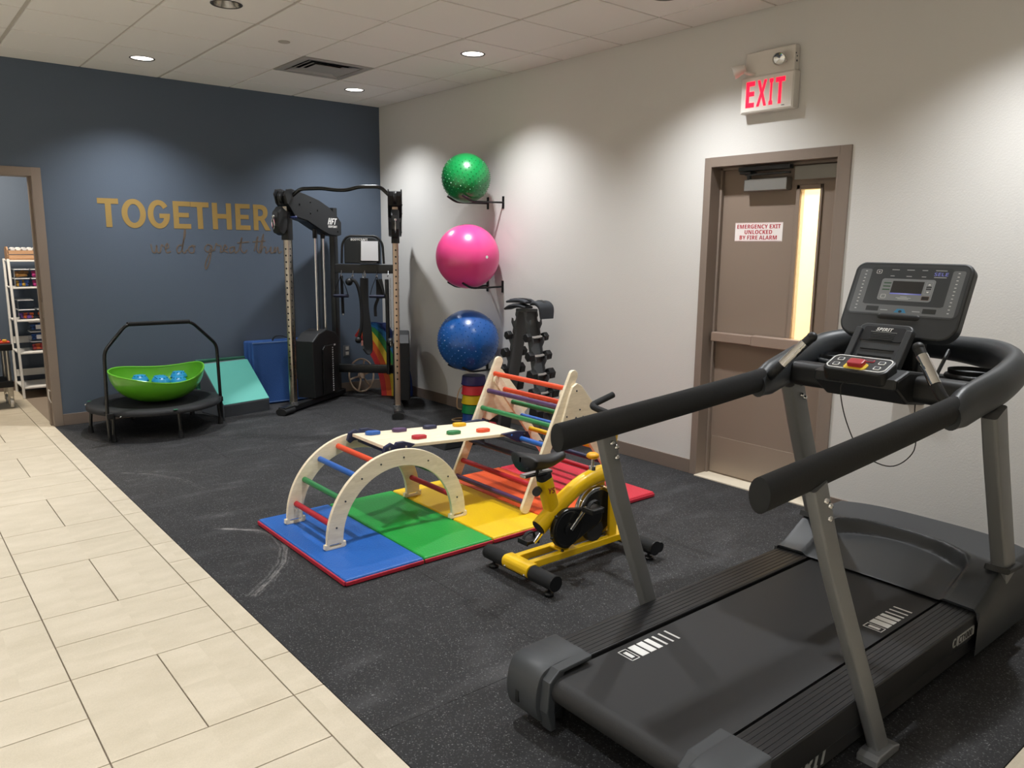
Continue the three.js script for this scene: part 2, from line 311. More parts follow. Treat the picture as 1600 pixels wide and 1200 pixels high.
// ------------------------------------------------------------ downlights
{
  const glow = std(0xffffff, .5, { emissive: 0xfff6ea, emissiveIntensity: 3.2 });
  const rim = std(0x4c4a48, .4, { metalness: .3 }), mirror = std(0xb5b2ad, .16, { metalness: 1 });
  const where = (x, z) => `${x > -1 ? 'beside the grey wall' : x > -3 ? 'in the middle row' : x > -5 ? 'over the tiled floor' : x > -7 ? 'in the unseen far left row added for ambient light' : 'in the unseen outermost left row added for ambient light'}, ${['closest to the blue wall', 'second from the blue wall', 'third from the blue wall', 'fourth from the blue wall', 'farthest from the blue wall'][Math.round((z - .675) / 1.829)]}`;
  for (const [x, z, lit] of LAMPS) {
    const t = thing('downlight', `${lit ? 'lit' : 'unlit silver'} round ceiling downlight ${where(x, z)}`, 'downlight', [x, H, z], 'recessed ceiling downlights');
    loc('trim_ring', lathe([[.08, .012], [.08, -.0005], [.084, -.003], [.09, -.003], [.093, 0], [.083, .001], [.082, .012]], 48), rim, t);
    if (lit) {
      loc('lens', lathe([[0, .001], [.08, .003]], 48), glow, t);
      const s = new THREE.SpotLight(LAMP.color, LAMP.intensity, 0, LAMP.angle, LAMP.penumbra, 2); s.position.set(x, H - .012, z); s.target.position.set(x, 0, z); s.castShadow = true; s.shadow.radius = 2; s.shadow.mapSize.set(1024, 1024); s.shadow.bias = -.0005;
      s.name = 'downlight_beam'; t.add(s); t.add(s.target); s.position.set(0, -.012, 0); s.target.position.set(0, -3, 0);
    } else { loc('reflector', lathe([[.078, 0], [.072, .03], [.06, .07], [.04, .1], [0, .11]], 48), mirror, t); loc('bulb', lathe([[0, .05], [.03, .055], [.042, .075], [.04, .1]], 24), M.whitePlastic, t); }
  }
  // storage room and corridor lamps
  for (const [n, x, y, z, w, d, k, lab] of [['panel_light', -3.5, 2.69, -1.1, .5, .5, 60, 'flat ceiling light panel in the storage room'], ['panel_light', .9, 2.59, 4.9, .5, 1.2, 36, 'flat ceiling light panel in the corridor outside']]) {
    const t = thing(n, lab, 'ceiling light', [x, y, z]); loc('frame', box(0, .004, 0, w + .04, .012, d + .04), M.white, t); loc('lens', box(0, -.005, 0, w, .006, d), std(0xffffff, .5, { emissive: 0xfff4e0, emissiveIntensity: 2 }), t);
    const r = new THREE.RectAreaLight(0xfff2e0, k, w, d); r.position.set(0, -.015, 0); r.rotation.x = -Math.PI / 2; r.name = 'panel_glow'; t.add(r);
  }
  // air diffuser
  const v = thing('air_diffuser', 'square grey metal air diffuser in the ceiling', 'vent', [-1.253, H, 1.288]);
  const vm = std(0xb4afa8, .4, { metalness: .25 }), dk = std(0x26262a, .8);
  const ring = (a, b, y0, y1) => { const o = [[-a, -a], [a, -a], [a, a], [-a, a]], q = [[-b, -b], [b, -b], [b, b], [-b, b]]; const P = [], I = []; for (let k = 0; k < 4; k++) { const n = (k + 1) % 4, c = P.length / 3; P.push(o[k][0], y0, o[k][1], o[n][0], y0, o[n][1], q[n][0], y1, q[n][1], q[k][0], y1, q[k][1]); I.push(c, c + 1, c + 2, c, c + 2, c + 3); } const g = new THREE.BufferGeometry(); g.setAttribute('position', new THREE.Float32BufferAttribute(P, 3)); g.setIndex(I); const h = g.toNonIndexed(); h.computeVertexNormals(); return h; };
  loc('frame', [ring(.297, .288, 0, -.004), ring(.288, .238, -.004, -.003), ring(.238, .236, -.003, .03), box(0, .012, .297, .594, .02, .006), box(0, .012, -.297, .594, .02, .006), box(.297, .012, 0, .006, .02, .594), box(-.297, .012, 0, .006, .02, .594)], vm, v);
  loc('duct', [box(0, .08, 0, .48, .01, .48), ring(.236, .236, .03, .08)], dk, v);
  loc('louvre', [ring(.222, .165, -.004, .016)], vm, v); loc('louvre', [ring(.175, .12, -.004, .014)], vm, v); loc('centre_plate', [box(0, -.003, 0, .25, .003, .25, .001)], vm, v);
  const sc = thing('sprinkler_cap', 'small round concealed sprinkler cover on the ceiling', 'sprinkler', [-1.853, H, 1.903]); loc('cover_plate', lathe([[0, -.006], [.038, -.006], [.041, -.004], [.041, -.001], [.03, 0], [.03, .003]], 32), std(0xb5aea5, .6), sc);
}
// ------------------------------------------------------------ exit door, doorway frame
{
  const d = struct('door_1', 'taupe steel exit door in a taupe frame'); d.userData.category = 'door';
  const fr = part('door_frame', [
    bb(-.012, .17, 0, DTOP + .06, DZ0 - .055, DZ0 - .012, .003), bb(-.012, .17, 0, DTOP + .06, DZ1 + .012, DZ1 + .08, .003), bb(-.0122, .17, DTOP + .0125, DTOP + .06, DZ0 - .012, DZ1 + .012),
    bb(-.012, .1, 0, DTOP + .014, DZ0 - .014, DZ0, .002), bb(-.012, .1, 0, DTOP + .014, DZ1, DZ1 + .014, .002), bb(-.0118, .1, DTOP, DTOP + .013, DZ0, DZ1),
    bb(.09, .118, 0, DTOP, DZ0, DZ0 + .016, .002), bb(.09, .118, 0, DTOP, DZ1 - .016, DZ1, .002), bb(.09, .118, DTOP - .016, DTOP, DZ0, DZ1, .002)], M.taupe, d);
  const g0 = 4.803, g1 = 4.932, gy0 = .86, gy1 = 1.9;
  const leaf = part('door_leaf', ext([[DZ0 - .01, .012], [DZ1 + .01, .012], [DZ1 + .01, DTOP + .005], [DZ0 - .01, DTOP + .005]], .119, .163, 'zy', [[[g0, gy0], [g0, gy1], [g1, gy1], [g1, gy0]]]), M.taupeDoor, d);
  const tr = .026; part('glass_trim', [bb(.108, .12, gy0 - tr, gy1 + tr, g0 - tr, g0, .003), bb(.108, .12, gy0 - tr, gy1 + tr, g1, g1 + tr * .6, .003), bb(.108, .12, gy1, gy1 + tr, g0 - tr, g1 + tr * .6, .003), bb(.108, .12, gy0 - tr, gy0, g0 - tr, g1 + tr * .6, .003)], M.taupeDoor, leaf);
  part('glass_pane', bb(.1235, .1275, gy0, gy1, g0, g1), phys(0xfbf6ea, .35, { transmission: 1, thickness: 0, ior: 1.5 }), leaf, 'bright narrow vision pane');
  part('kick_plate', bb(.114, .1195, .02, .27, DZ0 + .025, DZ1 - .02), std(0xb3a698, .6, { metalness: .8 }), leaf, 'brushed steel kick plate');
  const bar = part('panic_bar', [bb(.05, .1, .93, .992, DZ0 + .02, DZ0 + .33, .006), bb(.045, .1, .925, .997, DZ0 + .33, DZ1 - .03, .008), bb(.09, .119, .94, .985, DZ0 + .02, DZ1 - .03, .004)], std(0x9a877a, .36, { metalness: .15 }), leaf, 'horizontal push bar');
  const cl_ = part('closer_body', [bb(.055, .119, 1.90, 1.975, 4.44, 4.74, .006)], std(0x8c8a86, .4, { metalness: .5 }), leaf, 'grey door closer');
  part('closer_arm', [bb(.045, .068, 1.995, 2.008, 4.45, 4.76, .004), cyl([.07, 1.97, 4.47], [.055, 2.01, 4.47], .014), bb(.03, .1, 2.005, 2.02, 4.42, 4.5, .004), bb(.045, .09, 2.025, 2.05, 4.4, 4.76, .003)], M.charcoal, cl_);
  part('header_plate', bb(.07, .09, 1.955, 2.035, 4.78, 5.085, .003), std(0x8f8d88, .45, { metalness: .4 }), fr, 'grey metal cover plate');
  part('threshold', bb(-.03, .17, -.004, .008, DZ0, DZ1, .002), std(0xd8cdb8, .5), fr, 'cream threshold strip');
}
{
  const s = thing('door_notice', 'white notice with red lettering on the exit door', 'sign', [.1175, 1.65, 4.525]);
  s.rotation.y = -Math.PI / 2; const w = .345, h = .118;
  loc('plate', box(0, 0, -.001, w, h, .002), std(0xf0e9e6, .4), s); const red = std(0xb01c2e, .5);
  ['EMERGENCY EXIT', 'UNLOCKED', 'BY FIRE ALARM'].forEach((t, i) => {
    const g = text(t, .0255, .0008, font), b = g.boundingBox, bw = b.max.x - b.min.x, W = [.315, .2, .27][i]; g.translate(-(b.max.x + b.min.x) / 2, 0, 0); g.scale(W / bw, 1, 1); g.translate(0, .0215 - i * .0345, 0);
    loc('lettering', g, red, s, t.toLowerCase() + ' lettering');
  });
  loc('border', [box(0, h / 2 - .003, .0002, w - .004, .0012, .0006), box(0, -h / 2 + .003, .0002, w - .004, .0012, .0006)], red, s);
}
{ // open doorway in the blue wall
  const d = struct('door_2', 'open doorway with taupe steel frame to the storage room'); d.userData.category = 'door';
  part('door_frame', [bb(OX1 - .005, OX1 + .065, 0, DTOP + .07, -.17, .012, .003), bb(OX0 - .065, OX0 + .005, 0, DTOP + .07, -.17, .012, .003), bb(OX0 - .064, OX1 + .064, DTOP, DTOP + .0685, -.17, .011, .003)], M.taupe, d);
  part('door_stop', [bb(OX1 - .02, OX1 - .004, 0, DTOP, -.12, -.06, .002), bb(OX0 + .004, OX0 + .02, 0, DTOP, -.12, -.06, .002)], M.taupe, d);
  part('strike_plate', bb(OX1 - .0065, OX1 - .004, .92, 1.05, -.05, -.01), M.brushed, d);
  part('door_hook', tube(rp([[-3.196, .3, -.03], [-3.21, .32, -.03], [-3.21, .24, -.03], [-3.196, .2, -.03]], .01), .004, 8), M.white, d);
}
// ------------------------------------------------------------ exit sign with emergency heads
{
  const t = thing('exit_sign', 'white wall exit sign with glowing red letters and two lamp heads', 'exit sign', [0, 2.34, 4.64]);
  const wh = std(0xdad5cd, .5), wz = .178;
  part('battery_box', [bb(-.05, 0, 2.555, 2.705, 4.64 - .165, 4.64 + .165, .008)], wh, t);
  const body = part('sign_body', [bb(-.062, 0, 2.352, 2.562, 4.64 - wz, 4.64 + wz, .006)], wh, t);
  part('face', bb(-.0655, -.06, 2.36, 2.553, 4.64 - wz + .008, 4.64 + wz - .008, .002), std(0xe6e1da, .4), body);
  const em = std(0xff1030, .5, { emissive: 0xff0a30, emissiveIntensity: 1.6 });
  let zc = 4.502; const wd = { E: .058, X: .066, I: .024, T: .06 };
  for (const ch of 'EXIT') {
    const g = text(ch, .15, .002), b = g.boundingBox; g.translate(-b.min.x, -b.min.y, 0); g.scale(wd[ch] / (b.max.x - b.min.x), .148 / (b.max.y - b.min.y), 1);
    g.rotateY(-Math.PI / 2); g.translate(-.0657, 2.385, zc); zc += wd[ch] + .017; part('letter', g, em, body, 'glowing red letter ' + ch);
  }
  const gl = new THREE.RectAreaLight(0xff2040, .12, .24, .14); gl.name = 'sign_glow'; gl.position.set(-.075, 2.46 - 2.34, -.02); gl.rotation.set(0, Math.PI / 2, 0); t.add(gl);
  part('maker_mark', bb(-.0662, -.0655, 2.372, 2.376, 4.745, 4.765), M.charcoal, body);
  part('indicator', [cyl([-.045, 2.655, 4.806], [-.045, 2.655, 4.809], .004, 10), cyl([-.03, 2.64, 4.804], [-.03, 2.64, 4.807], .004, 10), cyl([-.03, 2.615, 4.804], [-.03, 2.615, 4.807], .006, 10)], M.charcoal, t);
  const head = (c, dir, arm) => {
    const c0 = V(...c), dv = V(...dir).normalize(), q = new THREE.Quaternion().setFromUnitVectors(V(0, 1, 0), dv);
    const g = lathe([[0, -.045], [.02, -.045], [.026, -.035], [.028, -.01], [.035, .012], [.037, .03], [.034, .03], [.03, .012]], 28); g.applyQuaternion(q); g.translate(c0.x, c0.y, c0.z);
    const m = part('lamp_head', [g], wh, t); const l = lathe([[0, .014], [.02, .018], [.031, .022]], 24); l.applyQuaternion(q); l.translate(c0.x, c0.y, c0.z); part('lamp_lens', l, M.chrome, m);
    part('lamp_arm', tube(smooth([arm, [(arm[0] + c[0]) / 2 - .02, (arm[1] + c[1]) / 2, (arm[2] + c[2]) / 2], c.map((v, i) => v - dv.getComponent(i) * .03)], 12), .009, 10), wh, m);
  };
  head([-.12, 2.595, 4.475], [-.5, -.35, -.75], [-.05, 2.575, 4.545]); head([-.095, 2.63, 4.735], [-.85, -.3, .35], [-.05, 2.62, 4.745]);
}
{ // fire alarm pull station behind the treadmill console
  const t = thing('fire_alarm_pull', 'red fire alarm pull station on the wall behind the treadmill console', 'fire alarm', [0, .8, 5.63]);
  const red = std(0xb5202c, .4); part('body', bb(-.055, 0, .778, .925, 5.57, 5.69, .008), red, t); part('handle', [bb(-.07, -.05, .84, .862, 5.585, 5.675, .006)], M.white, t); part('lower_lip', bb(-.06, 0, .77, .782, 5.565, 5.695, .004), red, t);
}
// ------------------------------------------------------------ wall lettering
{
  const gold = std(0xa48850, .42, { metalness: .2 });
  const t = thing('wall_lettering', 'large gold capital lettering on the slate blue wall', 'lettering', [-1.9, 1.67, 0]);
  const spec = [['T', -2.729, .164], ['O', -2.544, .196], ['G', -2.333, .186], ['E', -2.118, .15], ['T', -1.965, .162], ['H', -1.773, .176], ['E', -1.559, .14], ['R', -1.387, .165]];
  const poly = { T: (w, h, s) => [[w / 2 - s / 2, 0], [w / 2 + s / 2, 0], [w / 2 + s / 2, h - s * .95], [w, h - s * .95], [w, h], [0, h], [0, h - s * .95], [w / 2 - s / 2, h - s * .95]], E: (w, h, s) => [[0, 0], [w, 0], [w, s * .9], [s, s * .9], [s, h / 2 - s * .42], [w * .9, h / 2 - s * .42], [w * .9, h / 2 + s * .42], [s, h / 2 + s * .42], [s, h - s * .9], [w, h - s * .9], [w, h], [0, h]], H: (w, h, s) => [[0, 0], [s, 0], [s, h / 2 - s * .45], [w - s, h / 2 - s * .45], [w - s, 0], [w, 0], [w, h], [w - s, h], [w - s, h / 2 + s * .45], [s, h / 2 + s * .45], [s, h], [0, h]] };
  const hh = .24, st = .047;
  for (const [ch, x, w] of spec) {
    let g;
    if (poly[ch]) g = ext(poly[ch](w, hh, st), 0, .0025, 'xy');
    else if (ch === 'O') { const s = new THREE.Shape(); s.absellipse(w / 2, hh / 2, w / 2, hh / 2 + .004, 0, Math.PI * 2); const p = new THREE.Path(); p.absellipse(w / 2, hh / 2, w / 2 - st, hh / 2 - st * .85, 0, Math.PI * 2, true); g = ext(s, 0, .0025, 'xy', [p]); }
    else if (ch === 'G') { const o = [], n = 30, a0 = .62, a1 = 2 * Math.PI - .12; for (let k = 0; k <= n; k++) { const a = a0 + (a1 - a0) * k / n; o.push([w / 2 + w / 2 * Math.cos(a), hh / 2 + (hh / 2 + .004) * Math.sin(a)]); } o.push([w, hh * .53], [w * .52, hh * .53], [w * .52, hh * .53 - st * .85], [w - st, hh * .53 - st * .85]); for (let k = n; k >= 0; k--) { const a = a0 + (a1 - .35 - a0) * k / n; o.push([w / 2 + (w / 2 - st) * Math.cos(a), hh / 2 + (hh / 2 - st * .85) * Math.sin(a)]); } g = ext(o, 0, .0025, 'xy'); }
    else { const gg = text('R', .3, .0025), b = gg.boundingBox; gg.translate(-b.min.x, -b.min.y, 0); gg.scale(w / (b.max.x - b.min.x), hh / (b.max.y - b.min.y), 1); g = gg; }
    g.translate(x, 1.672, 0); part('letter', g, gold, t, 'gold letter ' + ch);
  }
  // handwriting: we do great things
  const u = thing('wall_script', 'thin brown gold handwritten line under the gold capitals', 'lettering', [-1.75, 1.36, 0]); const brown = std(0x6b5f55, .5, { metalness: .2 });
  const k = .115, X0 = -2.325, Y0 = 1.452; const W = (x, pts) => { const q = pts.map(p => [X0 + (x + p[0]) * k, Y0 + p[1] * k, .0015]); const c = smooth(q, q.length * 7); return sweep(c, [[.0055, .001], [-.0055, .001], [-.0055, -.001], [.0055, -.001]], [0, 1, 0].map((v, i) => v)); };
  const word = (n, list) => part('written_word', list.map(([x, p]) => W(x, p)), brown, u, n);
  word('we', [[0, [[0, .7], [.12, .1], [.28, .05], [.42, .6], [.45, .1], [.62, .05], [.8, .65], [.95, .5]]], [1.0, [[0, .3], [.3, .5], [.2, .75], [.05, .4], [.15, .05], [.45, .15]]]]);
  word('do', [[1.85, [[.55, .55], [.3, .65], [.05, .35], [.15, .02], [.4, .2], [.75, 1.9], [.78, 1.6], [.45, .3], [.6, .02], [.85, .3]]], [2.75, [[.35, .6], [.08, .45], [.12, .08], [.38, .05], [.48, .4], [.3, .62], [.6, .55]]]]);
  word('great', [[4.0, [[.6, .6], [.3, .7], [.05, .35], [.3, .1], [.6, .6], [.35, -.7], [.05, -1.25], [.02, -.9], [.5, .1], [.8, .3]]], [4.8, [[0, .2], [.2, .8], [.3, .65], [.55, .6], [.5, .1], [.75, .2]]], [5.5, [[0, .25], [.35, .45], [.2, .7], [.05, .3], [.4, .05]]], [6.0, [[.4, .55], [.1, .45], [.1, .05], [.35, .2], [.45, .55], [.5, .05], [.75, .2]]], [6.7, [[.1, .2], [.4, 1.3], [.3, .3], [.55, .05], [.8, .3]]], [6.6, [[.1, .85], [.6, .9], [1.1, .95]]]]);
  word('things', [[8.0, [[.1, .2], [.45, 1.4], [.35, .3], [.5, .05], [.7, .2]]], [8.5, [[0, .1], [.45, 1.6], [.35, .9], [.15, .05], [.4, .55], [.6, .5], [.6, .05], [.85, .2]]], [7.9, [[.1, .95], [.7, 1.0], [1.2, 1.05]]], [9.4, [[0, .2], [.15, .55], [.15, .05], [.35, .1], [.5, .55], [.5, .05], [.75, .55], [.85, .05], [1.1, .2]]]]);
}
// ------------------------------------------------------------ storage room: ladder shelf, bins, crate, trolley
{
  const t = thing('ladder_shelf', 'white ladder shelf unit with five shelves in the storage room', 'shelf', [-2.9, 0, -1.8]);
  const xA = -3.2, xB = -2.62, zb = -2.03, ys = [[.1, -1.56], [.445, -1.6], [.765, -1.64], [1.09, -1.68], [1.355, -1.72]];
  for (const x of [xA, xB]) { part('front_leg', sweep(rp([[x, 0, -1.55], [x, 1.37, -1.73]], .01), rrect(.022, .04), [1, 0, 0]), M.white, t); part('rear_leg', sweep(rp([[x, 0, zb], [x, 1.37, zb]], .01), rrect(.022, .04), [1, 0, 0]), M.white, t); }
  for (const [y, z] of ys) part('shelf_board', [bb(xA, xB, y - .011, y + .005, zb, z, .003)], M.white, t);
  for (const [y, z] of ys.slice(0, 2)) part('back_rail', [bb(xA, xB, y + .06, y + .13, zb - .005, zb + .008, .002)], M.white, t);
  const clear = phys(0xf4f6f8, .06, { transmission: 1, thickness: 0, ior: 1.3 }), lid = std(0xe4e6ea, .4);
  const colors = { yellow: 0xd9a32a, orange: 0xe0682c, pink: 0xd83a86, purple: 0x7a4a9a, red: 0xc84848, blue: 0x3a64b0, brown: 0xb07a38, green: 0x7aa83c };
  const bins = [['brown', 'with brown blocks on the upper shelf left', -3.16, 1.187, .13, .075, 'brown'], ['pink', 'with pink pieces on the upper shelf right', -3.015, 1.187, .13, .075, 'pink'], ['mixed', 'with yellow and blue toys under the brown blocks', -3.16, 1.096, .13, .075, 'yellow', 'blue'], ['lime', 'with lime toys under the pink pieces', -3.015, 1.096, .13, .075, 'pink', 'green'],
    ['empty', 'empty on top of another on the middle shelf', -3.155, .872, .14, .085, null], ['balls', 'with a purple and an orange ball on the middle shelf', -3.155, .77, .145, .09, 'purple', 'orange'], ['cards', 'with orange cards at the end of the middle shelf', -2.99, .77, .1, .09, 'orange', 'red'],
    ['labelled', 'labelled topmost of the three on the lower shelf', -3.07, .65, .155, .085, 'blue', null, 1], ['second', 'labelled in the middle of three on the lower shelf', -3.07, .55, .155, .085, 'blue', null, 1], ['third', 'with red pieces at the bottom of three on the lower shelf', -3.07, .45, .155, .085, 'red', 'orange']];
  for (const [, lab, x, y, w, h, c1, c2, tag] of bins) {
    const b = thing('storage_bin', 'clear plastic lidded bin ' + lab, 'bin', [x + w / 2, y + .0015, -1.82], 'clear bins on the white shelf'); const d = .2, q = .003;
    loc('tub', [box(0, q / 2, 0, w - .01, q, d - .01), box(-w / 2 + .004, h / 2, 0, q, h, d - .006), box(w / 2 - .004, h / 2, 0, q, h, d - .006), box(0, h / 2, d / 2 - .004, w - .008, h, q), box(0, h / 2, -d / 2 + .004, w - .008, h, q)], clear, b);
    loc('lid', box(0, h + .004, 0, w, .009, d, .003), lid, b);
    if (c1) for (let k = 0; k < 8; k++) { const c = colors[k % 2 && c2 ? c2 : c1], s = .018 + rnd() * .012; const g = k % 3 ? box(0, 0, 0, s * 1.7, s, s * 1.4, .004) : sph(0, 0, 0, s * .8, 10); g.rotateY(rnd() * 3); g.translate(-w / 2 + .03 + (k % 4) / 3 * (w - .06), .022 + (k > 3 ? .028 : 0), d / 2 - .035 - (k > 3 ? .02 : 0)); loc('contents', g, std(c, .6), b); }
    if (tag) loc('paper_label', box(.02, h * .45, d / 2 - .001, w * .62, h * .5, .001), M.paper, b);
  }
  const c = thing('wooden_crate', 'small wooden crate of white tubes on the shelf top', 'crate', [-3.04, 1.361, -1.88]); const wd = std(0xffffff, .7, { map: woodTex(180, 140, 106, 3) });
  for (const y of [.03, .075]) { loc('crate_board', wuv(box(0, y, .095, .3, .036, .01), 4), wd, c); loc('crate_board', wuv(box(0, y, -.095, .3, .036, .01), 4), wd, c); }
  loc('crate_side', wuv(ext([[-.1, 0], [.1, 0], [.1, .1], [.06, .13], [-.06, .13], [-.1, .1]], -.155, -.145, 'zy', [[[-.03,.09],[-.03,.108],[.03,.108],[.03,.09]]]), 4), wd, c); loc('crate_side', wuv(ext([[-.1, 0], [.1, 0], [.1, .1], [.06, .13], [-.06, .13], [-.1, .1]], .145, .155, 'zy', [[[-.03,.09],[-.03,.108],[.03,.108],[.03,.09]]]), 4), wd, c); loc('crate_base', wuv(box(0, .006, 0, .3, .01, .19), 4), wd, c);
  for (let k = 0; k < 5; k++) solo('paper_tube', [cyl([0, 0, -.06], [0, 0, .06], .02, 14), cyl([0, 0, .06], [0, 0, .063], .014, 14)], k % 2 ? M.white : std(0xcfd0d2, .6), `white paper roll number ${['one', 'two', 'three', 'four', 'five'][k]} from the left in the wooden crate`, 'paper roll', 'paper rolls in the crate', [-3.14 + k * .05, 1.361 + .105, -1.88]);
  // trolley
  const tr = thing('utility_trolley', 'black utility trolley on white casters at the doorway edge', 'trolley', [-3.52, 0, -1.25]);
  part('top_tray', [bb(-3.75, -3.315, .545, .605, -1.42, -1.06, .006)], M.blackMatte, tr); part('lower_tray', [bb(-3.75, -3.33, .2, .26, -1.42, -1.06, .01)], M.blackMatte, tr);
  for (const [x, z] of [[-3.36, -1.1], [-3.36, -1.38], [-3.7, -1.1], [-3.7, -1.38]]) { part('post', cyl([x, .24, z], [x, .56, z], .02, 14), M.steel, tr); const cs = part('caster', [cyl([x - .012, .045, z], [x + .012, .045, z], .045, 20)], M.whitePlastic, tr); part('caster_fork', [bb(x - .022, x - .016, .04, .12, z - .02, z + .02), bb(x + .016, x + .022, .04, .12, z - .02, z + .02), bb(x - .022, x + .022, .11, .2, z - .02, z + .02, .004)], M.steel, cs); }
  const rk = thing('toy_tray', 'red and yellow toy tray on top of the black trolley', 'toy', [-3.42, .605, -1.2]); loc('tray', ext(rrShape(-.1, -.08, .1, .08, .02), 0, .012, 'xz'), std(0xc8402c, .5), rk); for (let k = 0; k < 4; k++) loc('toy_block', box(-.06 + k * .04, .022, (k % 2 - .5) * .06, .035, .022, .05, .006), std(k % 2 ? 0xe0b02c : 0xd8502c, .5), rk);
  const rc = thing('wire_rack', 'tall black wire rack on the trolley with white card', 'rack', [-3.5, .605, -1.2]); for (let k = 0; k < 5; k++) loc('wire', cyl([-.06 + k * .035 - .1, 0, -.1], [-.06 + k * .035 - .1, .22, -.1], .003, 6), M.black, rc); loc('card', box(-.12, .12, -.094, .18, .14, .003), M.paper, rc);
}
// ------------------------------------------------------------ treadmill
{
  const t = thing('treadmill', 'large black treadmill with four grey posts and console', 'treadmill', [-1.7, 0, 6.035]);
  const ZC = 6.035, zF = 5.62, zN = 6.45, bF = 5.765, bN = 6.322, yT = .205;
  const mir = z => 2 * ZC - z;
  const beltTex = dataTex(256, 256, (x, y) => cl(128 + (rnd() - .5) * 120 + 30 * Math.sin(x * Math.PI / 2) * Math.sin(y * Math.PI / 2)), false);
  const beltMat = std(0x1d1d1e, .62, { bumpMap: beltTex, bumpScale: .0003 });
  // belt loop
  const br = .042, prof = []; for (let k = 0; k <= 14; k++) { const a = Math.PI / 2 + Math.PI * k / 14; prof.push([-2.735 + br * Math.cos(a), yT - br + br * Math.sin(a)]); }
  for (let k = 0; k <= 8; k++) { const a = -Math.PI / 2 + Math.PI * k / 8; prof.push([-.95 + br * Math.cos(a), yT - br + br * Math.sin(a)]); }
  const belt = part('belt', wuv(toCreasedNormals(ext(prof, bF + .013, bN - .013), .6), 3), beltMat, t, 'black running belt');
  // white belt markings
  const wm = std(0xe8e8e6, .6);
  const marks = (x0, zc) => {
    const y = yT + .0006, q = [], zw = .068, bar = (xa, xb, za, zb) => q.push(bb(xa, xb, y - .0012, y + .0003, za, zb));
    const z0 = zc - zw / 2, z1 = zc + zw / 2; bar(x0, x0 + .0025, z0, z1); bar(x0 + .036, x0 + .0385, z0, z1); bar(x0, x0 + .0385, z0, z0 + .003); bar(x0, x0 + .0385, z1 - .003, z1); bar(x0 + .012, x0 + .027, z0 + .014, z1 - .014);
    for (const [a, w] of [[.05, .034], [.093, .028], [.132, .022], [.172, .009], [.205, .008], [.238, .008]]) bar(x0 + a, x0 + a + w, z0, z1);
    part('belt_marking', q, wm, belt, 'row of white bars');
  };
  marks(-2.485, 5.835); marks(-1.645, 6.255);
  // side rails with ribs
  const rails = (z0, z1, near) => {
    const g = [bb(-2.66, -1.0, .118, yT + .008, z0, z1, .006)]; for (let k = 0; k < 7; k++) { const z = z0 + .014 + k * (z1 - z0 - .028) / 6; g.push(bb(-2.65, -1.1, yT + .004, yT + .0094, z - .0072, z + .0072, .0012)); }
    const r = part('side_rail', g, M.rail, t, near ? 'near ribbed foot rail' : 'far ribbed foot rail');
    part('rail_skirt', [near ? bb(-2.6, -.75, .045, .13, z0 + .03, z1 - .016, .006) : bb(-2.6, -.75, .045, .13, z0 + .016, z1 - .03, .006)], M.blackMatte, r);
  };
  rails(zF, bF, false); rails(bN, zN, true);
  part('deck', [bb(-2.6, -.9, .09, .15, bF, bN), bb(-2.55, -.8, .03, .09, bF + .1, bN - .1)], M.blackMatte, t);
  // end caps
  for (const [z0, z1, s] of [[zF - .008, bF + .03, 1], [bN - .03, zN + .008, -1]]) {
    const c = part('end_cap', [toCreasedNormals(ext(smooth([[-2.6, .235, 0], [-2.68, .235, 0], [-2.745, .232, 0], [-2.788, .215, 0], [-2.808, .17, 0], [-2.81, .1, 0], [-2.792, .055, 0], [-2.75, .045, 0], [-2.68, .07, 0], [-2.6, .1, 0]], 36).map(v => [v.x, v.y]), s > 0 ? z0 : z0 + .035, s > 0 ? z1 - .035 : z1, 'xy', [], .008), .6), ext([[-2.6, .234], [-2.745, .23], [-2.785, .2], [-2.795, .1], [-2.775, .03], [-2.755, .03], [-2.76, .15], [-2.72, .215], [-2.6, .218]], s > 0 ? z1 - .045 : z0, s > 0 ? z1 : z0 + .045, 'xy', [], .005)], M.charcoal, t, 'rear corner cap');
    part('cap_slot', bb(-2.814, -2.806, .09, .13, z0 + .05, z0 + .065), M.black, c);
    part('rear_foot', cyl([-2.66, 0, (z0 + z1) / 2], [-2.66, .06, (z0 + z1) / 2], .025, 16), M.black, t);
  }
  // side lettering on the near skirt and the model badge
  const silver = std(0xb8bab8, .35, { metalness: .4 });
  { const g = text('SPIRIT', .062, .002); g.applyMatrix4(new THREE.Matrix4().makeShear(0, 0, .25, 0, 0, 0)); g.translate(-2.53, .06, zN - .0165); part('side_lettering', g, silver, t, 'silver SPIRIT lettering'); }
  { const b = part('model_badge', bb(-1.4, -1.252, .14, .174, zN - .002, zN + .0035, .001), silver, t, 'silver model badge'); const g = text('CT1000', .026, .001, font); g.translate(-1.392, .146, zN + .0033); part('badge_lettering', g, M.black, b); const c = text('C', .034, .002); c.translate(-1.438, .14, zN - .0005); part('badge_lettering', c, silver, b); }
  // motor hood as a height field
  const nx = 120, nz = 110, x0 = -1.245, x1 = -.53, z0 = zF - .012, z1 = zN + .012;
  const ss = (a, b, v) => { const k = Math.max(0, Math.min(1, (v - a) / (b - a))); return k * k * (3 - 2 * k); };
